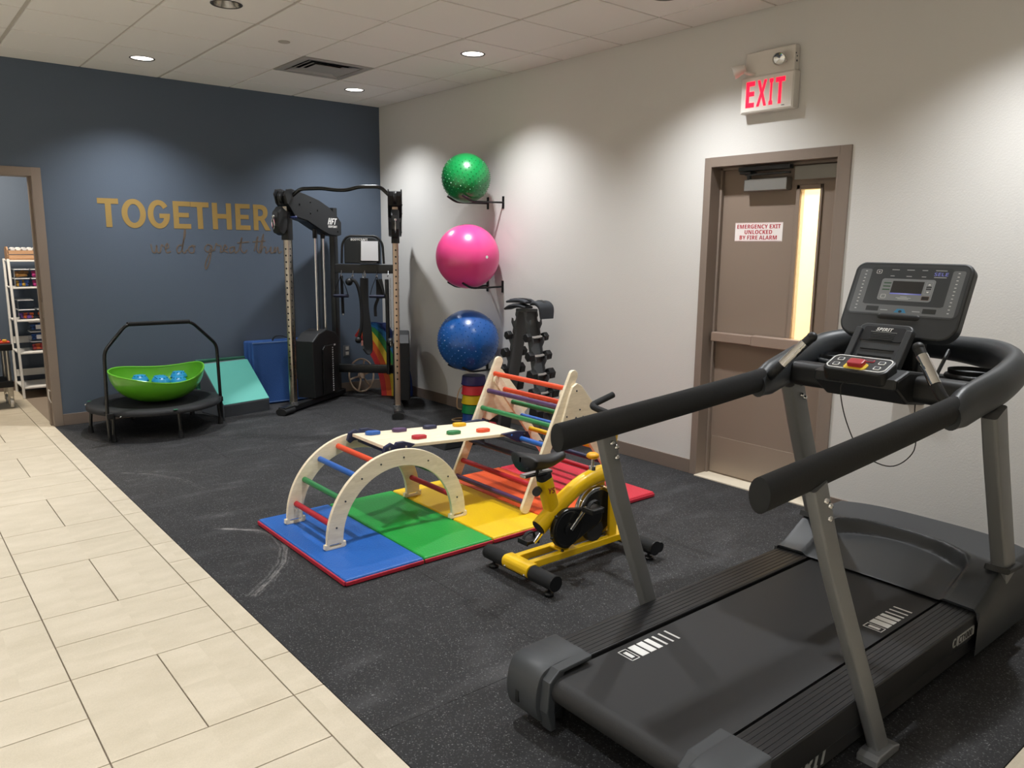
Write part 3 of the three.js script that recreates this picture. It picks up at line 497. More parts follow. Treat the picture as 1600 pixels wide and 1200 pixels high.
  const hood = (x, z) => {
    const w = (z - ZC) / .427, u = (x - x0) / (x1 - x0); const bow = .03 * (1 - w * w);
    let top = .226 + .112 * ss(-.05, .42, u) - .012 * u; 
    const inside = ss(.70, .64, Math.abs(w)), lim = .43 - .1 * Math.pow(Math.abs(w) / .66, 2.2);
    const ramp = .216 + .085 * Math.min(u / .43, 1.1); const k = inside * ss(lim, lim - .035, u);
    let y = top * (1 - k) + Math.min(ramp, top) * k; y += .016 * inside * Math.exp(-(((u - lim - .012) / .03) ** 2));
    y -= .05 * ss(.955, 1.0, Math.abs(w)) ; y -= .16 * ss(.82, 1, u) * ss(.8, 1, u); return Math.max(y, .06);
  };
  { const P = [], U = [], I = []; const xe = (i, z) => { const w = (z - ZC) / .427; return x0 + .02 * (1 - w * w) + (x1 - x0) * i / nx - .1 * (i / nx) * w * w * w * w; };
    for (let i = 0; i <= nx; i++) for (let j = 0; j <= nz; j++) { const z = z0 + (z1 - z0) * j / nz, x = xe(i, z), u = (x - x0); P.push(x, hood(x0 + (x1 - x0) * i / nx, z), z); U.push(x * 3, z * 3); }
    for (let i = 0; i < nx; i++) for (let j = 0; j < nz; j++) { const a = i * (nz + 1) + j, b = a + nz + 1; I.push(a, a + 1, b, a + 1, b + 1, b); }
    const skirt = idx => { const base = P.length / 3; idx.forEach(k => { P.push(P[3 * k], P[3 * k + 1], P[3 * k + 2], P[3 * k], .05, P[3 * k + 2]); U.push(P[3 * k] * 3 + P[3 * k + 2] * 3, 1, P[3 * k] * 3 + P[3 * k + 2] * 3, 0); }); for (let k = 0; k < idx.length - 1; k++) { const a = base + 2 * k; I.push(a, a + 1, a + 2, a + 1, a + 3, a + 2); } };
    const row = (i) => Array.from({ length: nz + 1 }, (_, j) => i * (nz + 1) + j), col = j => Array.from({ length: nx + 1 }, (_, i) => i * (nz + 1) + j);
    skirt(row(nx)); skirt(col(0)); skirt(col(nz));
    { const idx = row(0), base = P.length / 3; idx.forEach(k => { P.push(P[3 * k], P[3 * k + 1], P[3 * k + 2], P[3 * k] + .004, yT + .0135, P[3 * k + 2]); U.push(0, 0, 0, 0); }); for (let k = 0; k < idx.length - 1; k++) { const a = base + 2 * k; I.push(a, a + 2, a + 1, a + 1, a + 2, a + 3); } }
    const g = new THREE.BufferGeometry(); g.setAttribute('position', new THREE.Float32BufferAttribute(P, 3)); g.setAttribute('uv', new THREE.Float32BufferAttribute(U, 2)); g.setIndex(I);
    part('motor_hood', toCreasedNormals(g, .9), M.plastic, t, 'dark sloped motor hood'); }
  for (const s of [-1, 1]) part('front_foot', [cyl([-.68, 0, ZC + s * .33], [-.68, .09, ZC + s * .33], .03, 16)], M.black, t);
  // posts
  const rearPath = s => rp([[-2.422, .93, ZC + s * .384], [-2.345, .72, ZC + s * .396], [-2.205, .42, ZC + s * .416], [-2.018, .02, ZC + s * .441]], .3, 10);
  const frontPath = z => rp([[-1.268, .985, z], [-1.2, .82, z], [-.955, .29, z]], .15, 8);
  for (const s of [-1, 1]) {
    const z = ZC + s * .384; const r = part('post', sweep(rearPath(s), rrect(.036, .066, .008), [0, 0, 1]), M.greyPaint, t, 'leaning grey rear post');
    [[-2.405, .89], [-2.382, .872], [-2.378, .835]].forEach(([x, y]) => part('bolt', lathe([[0, .011], [.006, .011], [.009, .006], [.009, 0]], 14).rotateX(Math.PI / 2).translate(x, y, z + .0175 + s * .002), M.chrome, r));
    part('post_foot', [ext([[-2.1, 0], [-1.955, 0], [-1.95, .02], [-1.985, .03], [-2.08, .03], [-2.1, .02]], ZC + s * .441 - .03, ZC + s * .441 + .036, 'xy', [], .004)], M.greyPaint, r);
    const zq = s > 0 ? ZC + .403 : z, f = part('post', sweep(frontPath(zq), rrect(.055, .105, .012), [0, 0, 1]), M.greyPaint, t, 'grey front upright');
    if (s < 0) [[-1.235, .975], [-1.225, .925], [-1.2, .912]].forEach(([x, y]) => part('bolt', lathe([[0, .012], [.007, .012], [.0105, .006], [.0105, 0]], 14).rotateX(Math.PI / 2).translate(x - .01, y, z + .0275), M.chrome, f));
    part('base_collar', [ext([[-1.05, .325], [-.89, .315], [-.9, .335], [-1.04, .345]], zq - .045, zq + .045, 'xy', [], .006)], M.plasticDark, f);
    // foam handlebar
    const hz = ZC + s * .3675; const hb = sweep(rp([[-2.66, .945, hz], [-2.655, .945, hz], [-1.85, .995, hz], [-1.4, 1.03, hz]], .3, 6), circ(.031, 20, .047), [0, 0, 1], u => u < .001 ? [.82, .88] : [1, 1]);
    part('handrail', hb, M.foam, t, 'long padded black handrail');
    // angled pulse grip
    const A = [-1.5, 1.03, ZC + s * .35], B = [-1.51, 1.075, ZC + s * .305], C = [-1.455, 1.205, ZC + s * .203];
    const gp = part('pulse_grip', [sweep(smooth([A, [-1.515, 1.045, ZC + s * .33], B, [-1.485, 1.14, ZC + s * .255], C], 26), circ(.019, 14)), sph(...C, .021, 14)], M.plasticDark, t);
    part('sensor_plate', sweep(smooth([[-1.505, 1.09, ZC + s * .293], [-1.485, 1.14, ZC + s * .255], [-1.468, 1.18, ZC + s * .223]], 10), circ(.0203, 14)), M.chrome, gp, 'chrome pulse sensor');
  }
  // wrap-around shroud
  const half = [[-1.56, 1.0, .3675], [-1.4, 1.035, .3775], [-1.2, 1.075, .392], [-1.02, 1.115, .37], [-.92, 1.14, .27], [-.885, 1.15, .12]];
  const full = [...half, ...half.slice().reverse().map(([x, y, z]) => [x, y, -z])].map(([x, y, z]) => [x, y, z + ZC]);
  const shroudSec = circ(.04, 20, .072);
  part('shroud', sweep(smooth(full, 90), shroudSec, [0, 0, 1], u => { const k = Math.min(u, 1 - u) * 2; const e = ss(0, .12, k); return [.95 + .2 * ss(0, .4, k), (.72 + .28 * e) * (1 - .28 * ss(.55, 1, k))]; }), M.plastic, t, 'dark wrap-around console arms');
  part('tray', [bb(-1.33, -.9, 1.0, 1.045, ZC - .35, ZC + .35, .02), bb(-1.36, -1.27, .985, 1.085, ZC - .36, ZC + .36, .03)], M.plasticDark, t, 'black accessory tray');
  for (const s of [-1, 1]) {
    part('cup_rim', torus(-1.1, 1.075, ZC + s * .26, .085, .012, 'y', 36, 8), M.plastic, t); part('cup_holder', lathe([[.085, .03], [.08, -.02], [.07, -.025], [0, -.026]], 32, -1.1, 1.072, ZC + s * .26), M.blackMatte, t);
    part('tray_divider', sweep(rp([[-1.3, 1.055, ZC + s * .2], [-1.19, 1.1, ZC + s * .175], [-1.08, 1.16, ZC + s * .16]], .05), rrect(.008, .02, .003), [0, 0, 1]), M.charcoal, t);
  }
  // console head
  const basis = (o, up) => { const Y = V(...up).normalize(), X = V(0, 0, 1), Z = X.clone().cross(Y); return new THREE.Matrix4().makeBasis(X, Y, Z).setPosition(...o); };
  const Mc = basis([-1.215, 1.222, ZC - .002], [.125, .262, 0]);
  const W = .228, HH = .305;
  const ch = ext(rrShape(-W, -.015, W, HH, [.065, .065, .04, .04]), -.05, 0, 'xy', [], .008); ch.applyMatrix4(Mc); const con = part('console', ch, M.plastic, t, 'console head');
  part('console_neck', [bb(-1.19, -1.1, 1.03, 1.3, ZC - .09, ZC + .09, .02)], M.plasticDark, t);
  const face = canvas(1024, 640, (c, w, h) => {
    c.fillStyle = '#43474b'; c.fillRect(0, 0, w, h);
    const rr = (x, y, a, b, r, f, s, l = 3) => { c.beginPath(); c.roundRect(x, y, a, b, r); if (f) { c.fillStyle = f; c.fill(); } if (s) { c.strokeStyle = s; c.lineWidth = l; c.stroke(); } };
    rr(30, 60, 110, 560, 22, '#707478'); rr(884, 60, 110, 560, 22, '#707478'); rr(30, 500, 964, 120, 22, '#707478'); rr(140, 30, 744, 480, 30, '#3b3f43');
    rr(268, 180, 490, 270, 26, '#83878b', '#a5a9ad'); rr(372, 206, 290, 150, 4, '#2b2b2c');
    const g = c.createLinearGradient(372, 0, 662, 0); g.addColorStop(0, '#7a80e8'); g.addColorStop(.5, '#a7b0ff'); g.addColorStop(1, '#6a70c8'); c.fillStyle = g; c.fillRect(372, 356, 290, 16);
    rr(684, 204, 56, 160, 14, null, '#a5a8aa'); c.fillStyle = '#e9e9e6'; for (const [y, d] of [[240, -1], [330, 1]]) { c.beginPath(); c.moveTo(698, y - 6 * d); c.lineTo(726, y - 6 * d); c.lineTo(712, y + 12 * d); c.fill(); }
    c.fillStyle = '#26282a'; c.fillRect(690, 262, 46, 14); c.fillRect(690, 286, 46, 14); rr(672, 384, 68, 46, 8, '#2c2a2a', '#8a6a5a'); rr(296, 380, 44, 46, 10, null, '#e0e0de', 4);
    for (let k = 0; k < 3; k++) { c.fillStyle = '#3c5a44'; c.fillRect(290, 226 + k * 42, 70, 16); }
    rr(190, 70, 46, 46, 8, null, '#e4e4e2', 5); c.fillStyle = '#e4e4e2'; c.fillRect(206, 86, 14, 14);
    c.fillStyle = '#b6babd'; for (const [x, y, l] of [[330, 60, 70], [470, 60, 70], [610, 60, 50], [730, 58, 100], [330, 140, 40], [480, 140, 50], [620, 140, 40], [730, 142, 110]]) c.fillRect(x, y, l, 8);
    c.fillStyle = '#8a90f0'; c.font = 'bold 54px monospace'; c.fillText('SELE', 722, 126);
    c.fillStyle = '#d9dadb'; for (let k = 0; k < 12; k++) { c.fillRect(78, 84 + k * 44, 18, 9); c.fillRect(930, 84 + k * 44, 18, 9); } c.strokeStyle = '#75797d'; c.lineWidth = 2; for (let k = 0; k < 12; k++) { c.beginPath(); c.moveTo(34, 110 + k * 44); c.lineTo(136, 110 + k * 44); c.moveTo(888, 110 + k * 44); c.lineTo(990, 110 + k * 44); c.stroke(); }
    rr(190, 534, 120, 60, 6, '#2f3234'); rr(716, 534, 120, 60, 6, '#2f3234'); c.fillStyle = '#b6babd'; c.fillRect(330, 570, 70, 10); c.fillRect(626, 570, 70, 10);
    c.fillStyle = '#3f85b0'; c.beginPath(); c.moveTo(460, 600); c.lineTo(486, 552); c.lineTo(550, 552); c.lineTo(576, 600); c.fill(); c.fillStyle = '#26333c'; c.beginPath(); c.arc(518, 584, 16, 0, 7); c.fill();
    c.fillStyle = '#c8cacb'; c.fillRect(480, 398, 60, 6); c.fillRect(440, 412, 140, 6); c.fillRect(460, 426, 100, 6);
  });
  { const s = rrShape(-W + .013, .075, W - .013, HH - .012, .03); const g = new THREE.ShapeGeometry(s, 8); const p = g.attributes.position, u = g.attributes.uv; for (let i = 0; i < p.count; i++) u.setXY(i, (p.getX(i) + W - .013) / (2 * W - .026), (p.getY(i) - .075) / (HH - .087)); g.translate(0, 0, .0006); g.applyMatrix4(Mc); part('control_panel', g, std(0xffffff, .35, { map: face }), con, 'printed console panel with screen'); }
  // reading rack with vent and brand, in front of the console
  const Mr = basis([-1.385, 1.105, ZC], [.135, .175, 0]); const rk = ext(rrShape(-.105, 0, .105, .2, [.01, .01, .03, .03]), -.03, 0, 'xy', [], .006); rk.applyMatrix4(Mr);
  const rack = part('reading_rack', rk, M.plastic, t, 'sloped rack below the console');
  const onR = (n, g, m, l) => { g.applyMatrix4(Mr); return part(n, g, m, rack, l); };
  for (const s of [-1, 1]) onR('rack_rim', ext(rrShape(s * .096 - .013, .0, s * .096 + .013, .17, .008), -.01, .016, 'xy', [], .005), M.plastic);
  onR('vent_plate', ext(rrShape(-.08, .118, .08, .182, .012), 0, .003), M.blackMatte); onR('vent_slot', merge([0, 1, 2, 3].map(k => box(0, .126 + k * .0075, .003, .09, .003, .003))), M.plastic); onR('rack_lip', merge([box(0, .012, .012, .17, .012, .03, .004), box(0, .05, .002, .13, .003, .004), box(0, .08, .002, .13, .003, .004)]), M.plasticDark);
  { const g = text('SPIRIT', .0145, .001); g.computeBoundingBox(); g.translate(-g.boundingBox.max.x / 2, 0, 0); g.applyMatrix4(new THREE.Matrix4().makeShear(0, 0, .25, 0, 0, 0)); g.translate(-.003, .163, .0032); onR('brand_lettering', g, wm, 'white SPIRIT lettering'); onR('silver_line', box(0, .158, .0035, .1, .0015, .001), silver); }
  // control pad
  const Mp = basis([-1.528, 1.104, ZC + .003], [.9, .36, 0]);
  const pad = ext(rrShape(-.122, 0, .122, .118, .03), -.055, 0, 'xy', [], .008); pad.applyMatrix4(Mp); const pd = part('control_pad', pad, M.plasticDark, t, 'control pad with red safety key');
  const onP = (n, g, m, l) => { g.applyMatrix4(Mp); return part(n, g, m, pd, l); };
  { const o = rrShape(-.113, .012, .113, .112, .025); const i = rrShape(-.109, .016, .109, .108, .022); onP('pad_border', ext(o, 0, .0015, 'xy', [new THREE.Path(i.getPoints(8).reverse())]), wm); }
  for (const [x, y, m, w, h] of [[-.078, .038, wm, .024, .022], [-.078, .078, wm, .024, .022], [.078, .038, wm, .024, .022], [.078, .078, wm, .024, .022], [-.03, .085, std(0x4f9a5e, .5), .034, .016], [.03, .085, std(0xc0404e, .5), .034, .016]]) { onP('button', ext(rrShape(x - w / 2, y - h / 2, x + w / 2, y + h / 2, .005), 0, .003), m); onP('button_face', ext(rrShape(x - w / 2 + .003, y - h / 2 + .003, x + w / 2 - .003, y + h / 2 - .003, .004), .0025, .004), M.plastic); }
  onP('key_ring', ext(rrShape(-.042, .012, .042, .058, .014), 0, .004), std(0xe8c832, .5), 'yellow key surround'); const key = onP('safety_key', ext(rrShape(-.03, .022, .03, .062, .01), .003, .022, 'xy', [], .004), std(0xb02e36, .45), 'red safety key');
  part('safety_cord', tube(smooth([[-1.53, 1.06, ZC - .02], [-1.55, 1.04, ZC - .02], [-1.5, .9, ZC - .01], [-1.45, .78, ZC + .04], [-1.38, .74, ZC + .12], [-1.33, .8, ZC + .17], [-1.33, .95, ZC + .16], [-1.31, 1.0, ZC + .15]], 50), .0022, 8), M.black, t, 'thin hanging safety cord');
  part('under_console', [ext([[-1.4, 1.11], [-1.5, 1.085], [-1.5, 1.05], [-1.4, .985], [-1.25, .965], [-1.05, .99], [-1.05, 1.06]], ZC - .16, ZC + .16, 'xy', [], .01)], M.plasticDark, t);
}
// ------------------------------------------------------------ mini trampoline with handle, bowl on it
{
  const t = thing('mini_trampoline', 'black round mini trampoline with an arched handlebar', 'trampoline', [-2.52, 0, .55]);
  const cx = -2.52, cz = .55, R = .5, y = .235;
  part('frame_ring', torus(cx, y - .015, cz, R, .016, 'y', 64, 10), M.blackGloss, t);
  const bed = part('bed', lathe([[0, y - .012], [.36, y - .006]], 64, cx, 0, cz), std(0x0f1012, .85), t, 'black jumping bed');
  part('skirt', lathe([[.34, y - .004], [.42, y + .012], [.49, y + .012], [R + .016, y + .002], [R + .022, y - .02], [R + .018, y - .032]], 72, cx, 0, cz), std(0x17181b, .7, { bumpMap: clothTex, bumpScale: .0005 }), t, 'black padded edge cover');
  const legs = [[-3.0, .42], [-2.925, .865], [-2.47, 1.03], [-2.045, .72], [-2.12, .2], [-2.6, .09]];
  for (const [x, z] of legs) { const dx = x - cx, dz = z - cz, k = .985; const l = part('leg', cyl([cx + dx * k * .985, y - .02, cz + dz * k * .985], [x, .03, z], .013, 12), M.blackGloss, t); part('rubber_foot', lathe([[.022, 0], [.02, .035], [.015, .06]], 16, x, 0, z), M.blackMatte, l); }
  for (let k = 0; k < 6; k++) { const a = k * Math.PI / 3 + .5; part('cover_tab', box(0, 0, 0, .05, .004, .03, .001).rotateY(-a).translate(cx + .505 * Math.cos(a), y + .006, cz + .505 * Math.sin(a)), k % 2 ? std(0x2c6a50, .7) : M.black, t); }
  const A = [-2.965, .9], B = [-2.02, .69], at = (k, yy) => [A[0] + (B[0] - A[0]) * k, yy, A[1] + (B[1] - A[1]) * k];
  const hb = part('handlebar', tube(rp([at(.005, .02), at(.0, .25), at(.012, .72), at(.2, .915), at(.76, .9), at(.985, .69), at(1, .02)], .05, 6), .0135, 14), M.blackGloss, t, 'arched black handlebar');
  part('grip_sleeve', cyl(at(.21, .9165), at(.74, .903), .0175, 16), M.foam, hb);
  for (const k of [0, 1]) part('clamp', box(...at(k ? .985 : .015, .215), .05, .045, .045, .006), M.black, hb);
  for (const [x, z] of [[-2.89, .98], [-2.07, .8], [-3.0, .3]]) part('clamp_bolt', sph(x, y - .02, z, .008, 10), M.chrome, t);
}
{
  const t = thing('rocker_bowl', 'glossy lime green rocking bowl seat on the trampoline', 'rocker bowl', [-2.49, .232, .55]);
  const gm = phys(0x5fb024, .3, { clearcoat: .5, clearcoatRoughness: .2 });
  const N = 64, Mr = 18, P = [], I = [], U = []; const rim = a => .247 + .03 * Math.cos(2 * a) - .03 * Math.sin(a) + .01 * Math.cos(3 * a);
  const pt = (a, k, off) => { const R = .375 - off, top = rim(a), q = Math.sin(k * Math.PI / 2 * .98); const y = (1 - Math.cos(k * Math.PI / 2)) * top + off * (1 - k); return [R * Math.pow(q, .8) * Math.cos(a) * 1.0, y, R * Math.pow(q, .8) * Math.sin(a) * .82]; };
  for (const [off, dir] of [[0, 1], [.008, -1]]) { const b = P.length / 3; for (let i = 0; i <= Mr; i++) for (let j = 0; j <= N; j++) { P.push(...pt(j / N * 2 * Math.PI, i / Mr, off)); U.push(j / N, i / Mr); } for (let i = 0; i < Mr; i++) for (let j = 0; j < N; j++) { const a = b + i * (N + 1) + j, c = a + N + 1; dir > 0 ? I.push(a, a + 1, c, a + 1, c + 1, c) : I.push(a, c, a + 1, a + 1, c, c + 1); } }
  const g = new THREE.BufferGeometry(); g.setAttribute('position', new THREE.Float32BufferAttribute(P, 3)); g.setAttribute('uv', new THREE.Float32BufferAttribute(U, 2)); g.setIndex(I); g.computeVertexNormals(); loc('shell', g, gm, t);
  loc('rim', sweep(smooth(Array.from({ length: 48 }, (_, j) => pt(j / 48 * 2 * Math.PI, 1, .003)), 96, true), circ(.0065, 8)), phys(0x74c83a, .3), t, 'lighter rolled rim');
  const bm = phys(0x2a9ad0, .35);
  [[-.15, .08], [0, .12], [.15, .06], [.2, -.1], [.04, -.08], [-.12, -.08]].forEach(([x, z], k) => {
    const b = thing('balance_pod', `blue spiky balance pod in the green bowl, ${['front left', 'front middle', 'front right', 'far right', 'back middle', 'back left'][k]}`, 'balance pod', [-2.49 + x, .385 + (k % 2) * .02, .55 + z], 'blue pods in the green bowl');
    loc('dome', lathe([[0, .05], [.03, .045], [.055, .028], [.068, .004], [.07, -.01], [0, -.012]], 24), bm, b); for (let q = 0; q < 9; q++) loc('spike', sph(.042 * Math.cos(q * .7), .038, .042 * Math.sin(q * .7), .0075, 8), bm, b);
  });
}
// ------------------------------------------------------------ foam wedge and folded mats by the blue wall
{
  const t = thing('foam_wedge', 'turquoise foam wedge with grey sides leaning at the blue wall', 'foam wedge', [-1.755, 0, .308], null, .2);
  const w = .235, side = std(0x6a6f76, .75, { bumpMap: clothTex, bumpScale: .0003 }), top = std(0x62bdb0, .6, { bumpMap: clothTex, bumpScale: .0003 });
  const pr = [[.185, 0], [.185, .115], [-.155, .455], [-.2, .455], [-.2, 0]];
  loc('foam_body', wuv(ext(pr, -w, w, 'zy', [], .008), 8), side, t);
  const d = Math.hypot(.34, .34); loc('top_cover', wuv(box(0, 0, 0, 2 * w - .004, .006, d - .006, .002), 8).rotateX(Math.atan2(.34, .34)).translate(0, .2868, .0165), top, t, 'turquoise vinyl face');
  loc('front_face', wuv(bb(-w + .004, w - .004, .006, .108, .184, .1875), 8), std(0x3b3f45, .7), t);
  const m2 = thing('green_mat', 'dark green folded mat showing behind the turquoise wedge', 'mat', [-1.79, 0, .035]); part('fold', bb(-2.02, -1.54, 0, .475, .012, .055, .012), std(0x1d5a46, .7), m2);
}
{
  const t = thing('blue_folding_mat', 'folded royal blue gym mat standing against the blue wall', 'gym mat', [-1.24, 0, .13]);
  const bl = std(0x2f5a9e, .6, { bumpMap: peelTex, bumpScale: .004 }); 
  [[0, .05, -.02], [.055, .105, 0], [.11, .155, .012]].forEach(([z0, z1, dx]) => part('mat_panel', wuv(bb(-1.535 + dx, -.96 + dx, .003, .62, .02 + z0, .02 + z1, .016), 5), bl, t));
  part('mat_seam', [bb(-1.525, -.945, .604, .612, .176, .178), bb(-1.525, -.945, .02, .026, .176, .178)], std(0x7a9ad0, .6), t);
  part('carry_handle', sweep(smooth([[-1.32, .61, .15], [-1.29, .655, .15], [-1.22, .66, .15], [-1.17, .64, .16], [-1.13, .612, .15]], 20), rrect(.03, .006, .002), [0, 0, 1]), M.black, t, 'black strap handle');
}
// ------------------------------------------------------------ cable machine in the corner
{
  const t = thing('cable_machine', 'black cable crossover gym machine in the corner', 'gym machine', [-.7, 0, .7]);
  const black = std(0x16181a, .42), shroudM = std(0x1b1d20, .5);
  const L = { f: V(-1.331, 0, .631), r: V(-.66, 0, .2) }, Rr = { f: V(-.631, 0, 1.336), r: V(-.215, 0, .64) };
  const P = (s, k, y, off = 0) => { const d = s.r.clone().sub(s.f), n = V(-d.z, 0, d.x).normalize(); const q = s.f.clone().addScaledVector(d, k).addScaledVector(n, off); return [q.x, y, q.z]; };
  const holesOn = (s, col, sideOff) => {};
  for (const [s, nm] of [[L, 'left'], [Rr, 'right']]) {
    const d = s.r.clone().sub(s.f).normalize(), n = V(-d.z, 0, d.x), sd = [n.x, 0, n.z];
    part('base_tube', sweep(rp([P(s, -.24, .045), P(s, 0, .045), P(s, 1.12, .045)], .02), rrect(.075, .055, .01), sd), black, t, nm + ' floor tube');
    part('foot_pad', sweep(rp([P(s, -.26, .032), P(s, -.06, .032)], .01), circ(.055, 16, .034), sd), M.blackMatte, t);
    const col = part('pulley_column', [sweep(rp([P(s, 0, .07), P(s, 0, 1.93)], .01), rrect(.05, .062, .004), sd)], nm === 'left' ? M.column : M.copperish, t, nm + ' steel column with holes');
    part('column_collar', [cyl(P(s, 0, .062), P(s, 0, .1), .045, 20)], M.chrome, col);
    const hole = n => { for (let k = 0; k < 22; k++) { const y = .34 + k * .058; const a = V(...P(s, 0, y)).addScaledVector(d, -.0312), b = a.clone().addScaledVector(d, -.0008); if (y < 1.55) part('adjust_hole', cyl([a.x, a.y, a.z], [b.x, b.y, b.z], .0085, 8), M.black, col); const a2 = V(...P(s, 0, y)).addScaledVector(n2, .0252), b2 = a2.clone().addScaledVector(n2, .0008); if (y < 1.55) part('adjust_hole', cyl([a2.x, a2.y, a2.z], [b2.x, b2.y, b2.z], .0085, 8), M.black, col); } };
    const n2 = n.clone().multiplyScalar(n.z > 0 ? 1 : -1); hole(n2);
    part('rear_upright', sweep(rp([P(s, 1, .05), P(s, 1, 1.9)], .01), rrect(.055, .075, .006), sd), black, t, nm + ' rear upright');
    // top shroud: two side plates following the falling arm
    const D = s.r.distanceTo(s.f), pr = [[-.1, 1.98], [-.07, 2.02], [0, 2.03], [.2, 2.0], [.45, 1.955], [.62, 1.9], [.79, 1.81], [.85, 1.76], [.85, 1.64], [.79, 1.628], [.62, 1.64], [.45, 1.69], [.25, 1.76], [.05, 1.79], [-.02, 1.86], [-.07, 1.9]];
    const basis = new THREE.Matrix4().makeBasis(d, V(0, 1, 0), d.clone().cross(V(0, 1, 0))).setPosition(s.f.x, 0, s.f.z);
    for (const o of [-.062, .05]) { const g = ext(pr, o, o + .012, 'xy', [], .003); g.applyMatrix4(basis); const pl = part('arm_plate', g, shroudM, t, nm + ' top arm plate'); for (const [a, b] of [[.12, 1.9], [.3, 1.83], [.42, 1.86], [.3, 1.93], [.78, 1.67]]) { const q = lathe([[0, .006], [.008, .005], [.01, 0]], 12).rotateX(Math.PI / 2).translate(a, b, .062); q.applyMatrix4(basis); part('plate_bolt', q, M.black, pl); } }
    { const g = ext(pr.map(([a, b]) => [a * .96 + .02, b * .97 + .045]), -.05, .05); g.applyMatrix4(basis); part('arm_core', g, black, t); }
    // top pulley
    { const g = lathe([[0, -.012], [.05, -.012], [.058, -.016], [.06, -.012], [.052, 0], [.06, .012], [.058, .016], [0, .012]], 28).rotateX(Math.PI / 2).translate(-.035, 1.95, 0); g.applyMatrix4(basis); part('top_pulley', g, M.black, t); }
    // sliding carriage with swivel pulley, karabiner
    const y0 = nm === 'left' ? 1.58 : 1.56; part('carriage', [sweep(rp([P(s, 0, y0), P(s, 0, y0 + .25)], .01), rrect(.072, .085, .01), sd)], M.plasticDark, t, nm + ' sliding carriage');
    const g = ext([[-.19, y0 + .12], [-.17, y0 + .24], [-.11, y0 + .29], [-.03, y0 + .25], [-.03, y0 + .1], [-.1, y0 + .04], [-.16, y0 + .06]], -.035, .035, 'xy', [], .012); g.applyMatrix4(basis); const sw = part('swivel_pulley', g, M.plasticDark, t, nm + ' swivel pulley housing');
    const q = (a, b, c = 0) => { const v = V(a, b, c).applyMatrix4(basis); return [v.x, v.y, v.z]; };
    part('karabiner', [sweep(smooth([q(-.205, y0 + .19), q(-.225, y0 + .16), q(-.22, y0 + .11), q(-.205, y0 + .09), q(-.19, y0 + .11), q(-.192, y0 + .16)], 30, true), circ(.0045, 8)), sph(...q(-.2, y0 + .2), .014, 10)], M.chrome, sw);
    if (nm === 'left') part('pop_pin', [cyl(q(0, y0 + .2, .04), q(0, y0 + .2, .09), .009, 10), sph(...q(0, y0 + .2, .095), .014, 10)], std(0x2a356a, .4), sw, 'blue pop pin');
    part('cable', tube([V(...q(.07, .3)), V(...q(.07, 1.8))], .0035, 6), M.black, t);
  }
  // pull-up bar joining both arms
  const a = P(L, .02, 1.93), b = P(Rr, .02, 1.93), mid = (k, y, o = 0) => [a[0] + (b[0] - a[0]) * k - o * .7, y, a[2] + (b[2] - a[2]) * k + o * .7];
  part('pull_up_bar', tube(rp([a, mid(.13, 2.03), mid(.33, 2.035), mid(.46, 2.02), mid(.56, 2.02), mid(.68, 2.05), mid(.87, 2.05), b], .04, 6), .0165, 14), M.blackGloss, t, 'bent black pull-up bar');
  // weight stack shroud with guide rods on the left side
  const sx = P(L, .62, 0, 0);
  { const d = L.r.clone().sub(L.f).normalize(), n = V(-d.z, 0, d.x).multiplyScalar(1), basis = new THREE.Matrix4().makeBasis(d, V(0, 1, 0), d.clone().cross(V(0, 1, 0))).setPosition(L.f.x, 0, L.f.z);
    const g = ext([[.27, .08], [.72, .08], [.74, .62], [.66, .69], [.5, .73], [.36, .7], [.25, .63]], -.13, .07, 'xy', [], .012); g.applyMatrix4(basis); const st = part('stack_shroud', g, std(0x0e0f11, .6), t, 'black weight stack cover');
    const f = ext([[.4, .09], [.69, .09], [.69, .55], [.64, .57], [.44, .57], [.4, .54]], .07, .085, 'xy', [], .004); f.applyMatrix4(basis); const fp = part('stack_front', f, std(0x0a0b0c, .55), st);
    for (let k = 0; k < 20; k++) { const w = box(.575, .54 - k * .0225, .0862, .013 + (k % 3) * .004, .0125, .001); w.applyMatrix4(basis); part('weight_number', w, std(0xdadada, .6), fp); }
    { const w = box(.615, .565, .0862, .03, .016, .001); w.applyMatrix4(basis); part('stack_label', w, std(0xdadada, .6), fp); }
    for (const k of [.455, .6]) { const r = cyl([k, .56, .0], [k, 1.72, 0], .0125, 14); r.applyMatrix4(basis); const rod = part('guide_rod', r, M.chrome, t, 'chrome guide rod'); const c = cyl([k, 1.6, 0], [k, 1.72, 0], .02, 14); c.applyMatrix4(basis); part('rod_sleeve', c, M.black, rod); const e = cyl([k, .55, 0], [k, .6, 0], .022, 14); e.applyMatrix4(basis); part('rod_stop', e, M.black, rod); }
    for (const k of [.5, .56, .575]) { const r = cyl([k, .56, .0], [k, 1.7, 0], .003, 6); r.applyMatrix4(basis); part('cable', r, M.black, t); }
    { const c = text('HFT', .062, .002); c.applyMatrix4(new THREE.Matrix4().makeShear(0, 0, .45, 0, 0, 0)); c.translate(.585, 1.735, .0625); c.applyMatrix4(basis); part('brand_lettering', c, M.white, t, 'white HFT logo'); const e = text('BODYCRAFT', .021, .002); e.translate(.6, 1.705, .0625); e.applyMatrix4(basis); part('brand_lettering', e, M.white, t, 'white BODYCRAFT lettering'); }
  }
  // rear cross members, accessory bar with hooks, seat pad
  const ra = P(L, 1, 0), rb = P(Rr, 1, 0), cr = (k, y, o = 0) => [ra[0] + (rb[0] - ra[0]) * k - .707 * o, y, ra[2] + (rb[2] - ra[2]) * k + .707 * o];
  const sdn = [-.707, 0, .707];
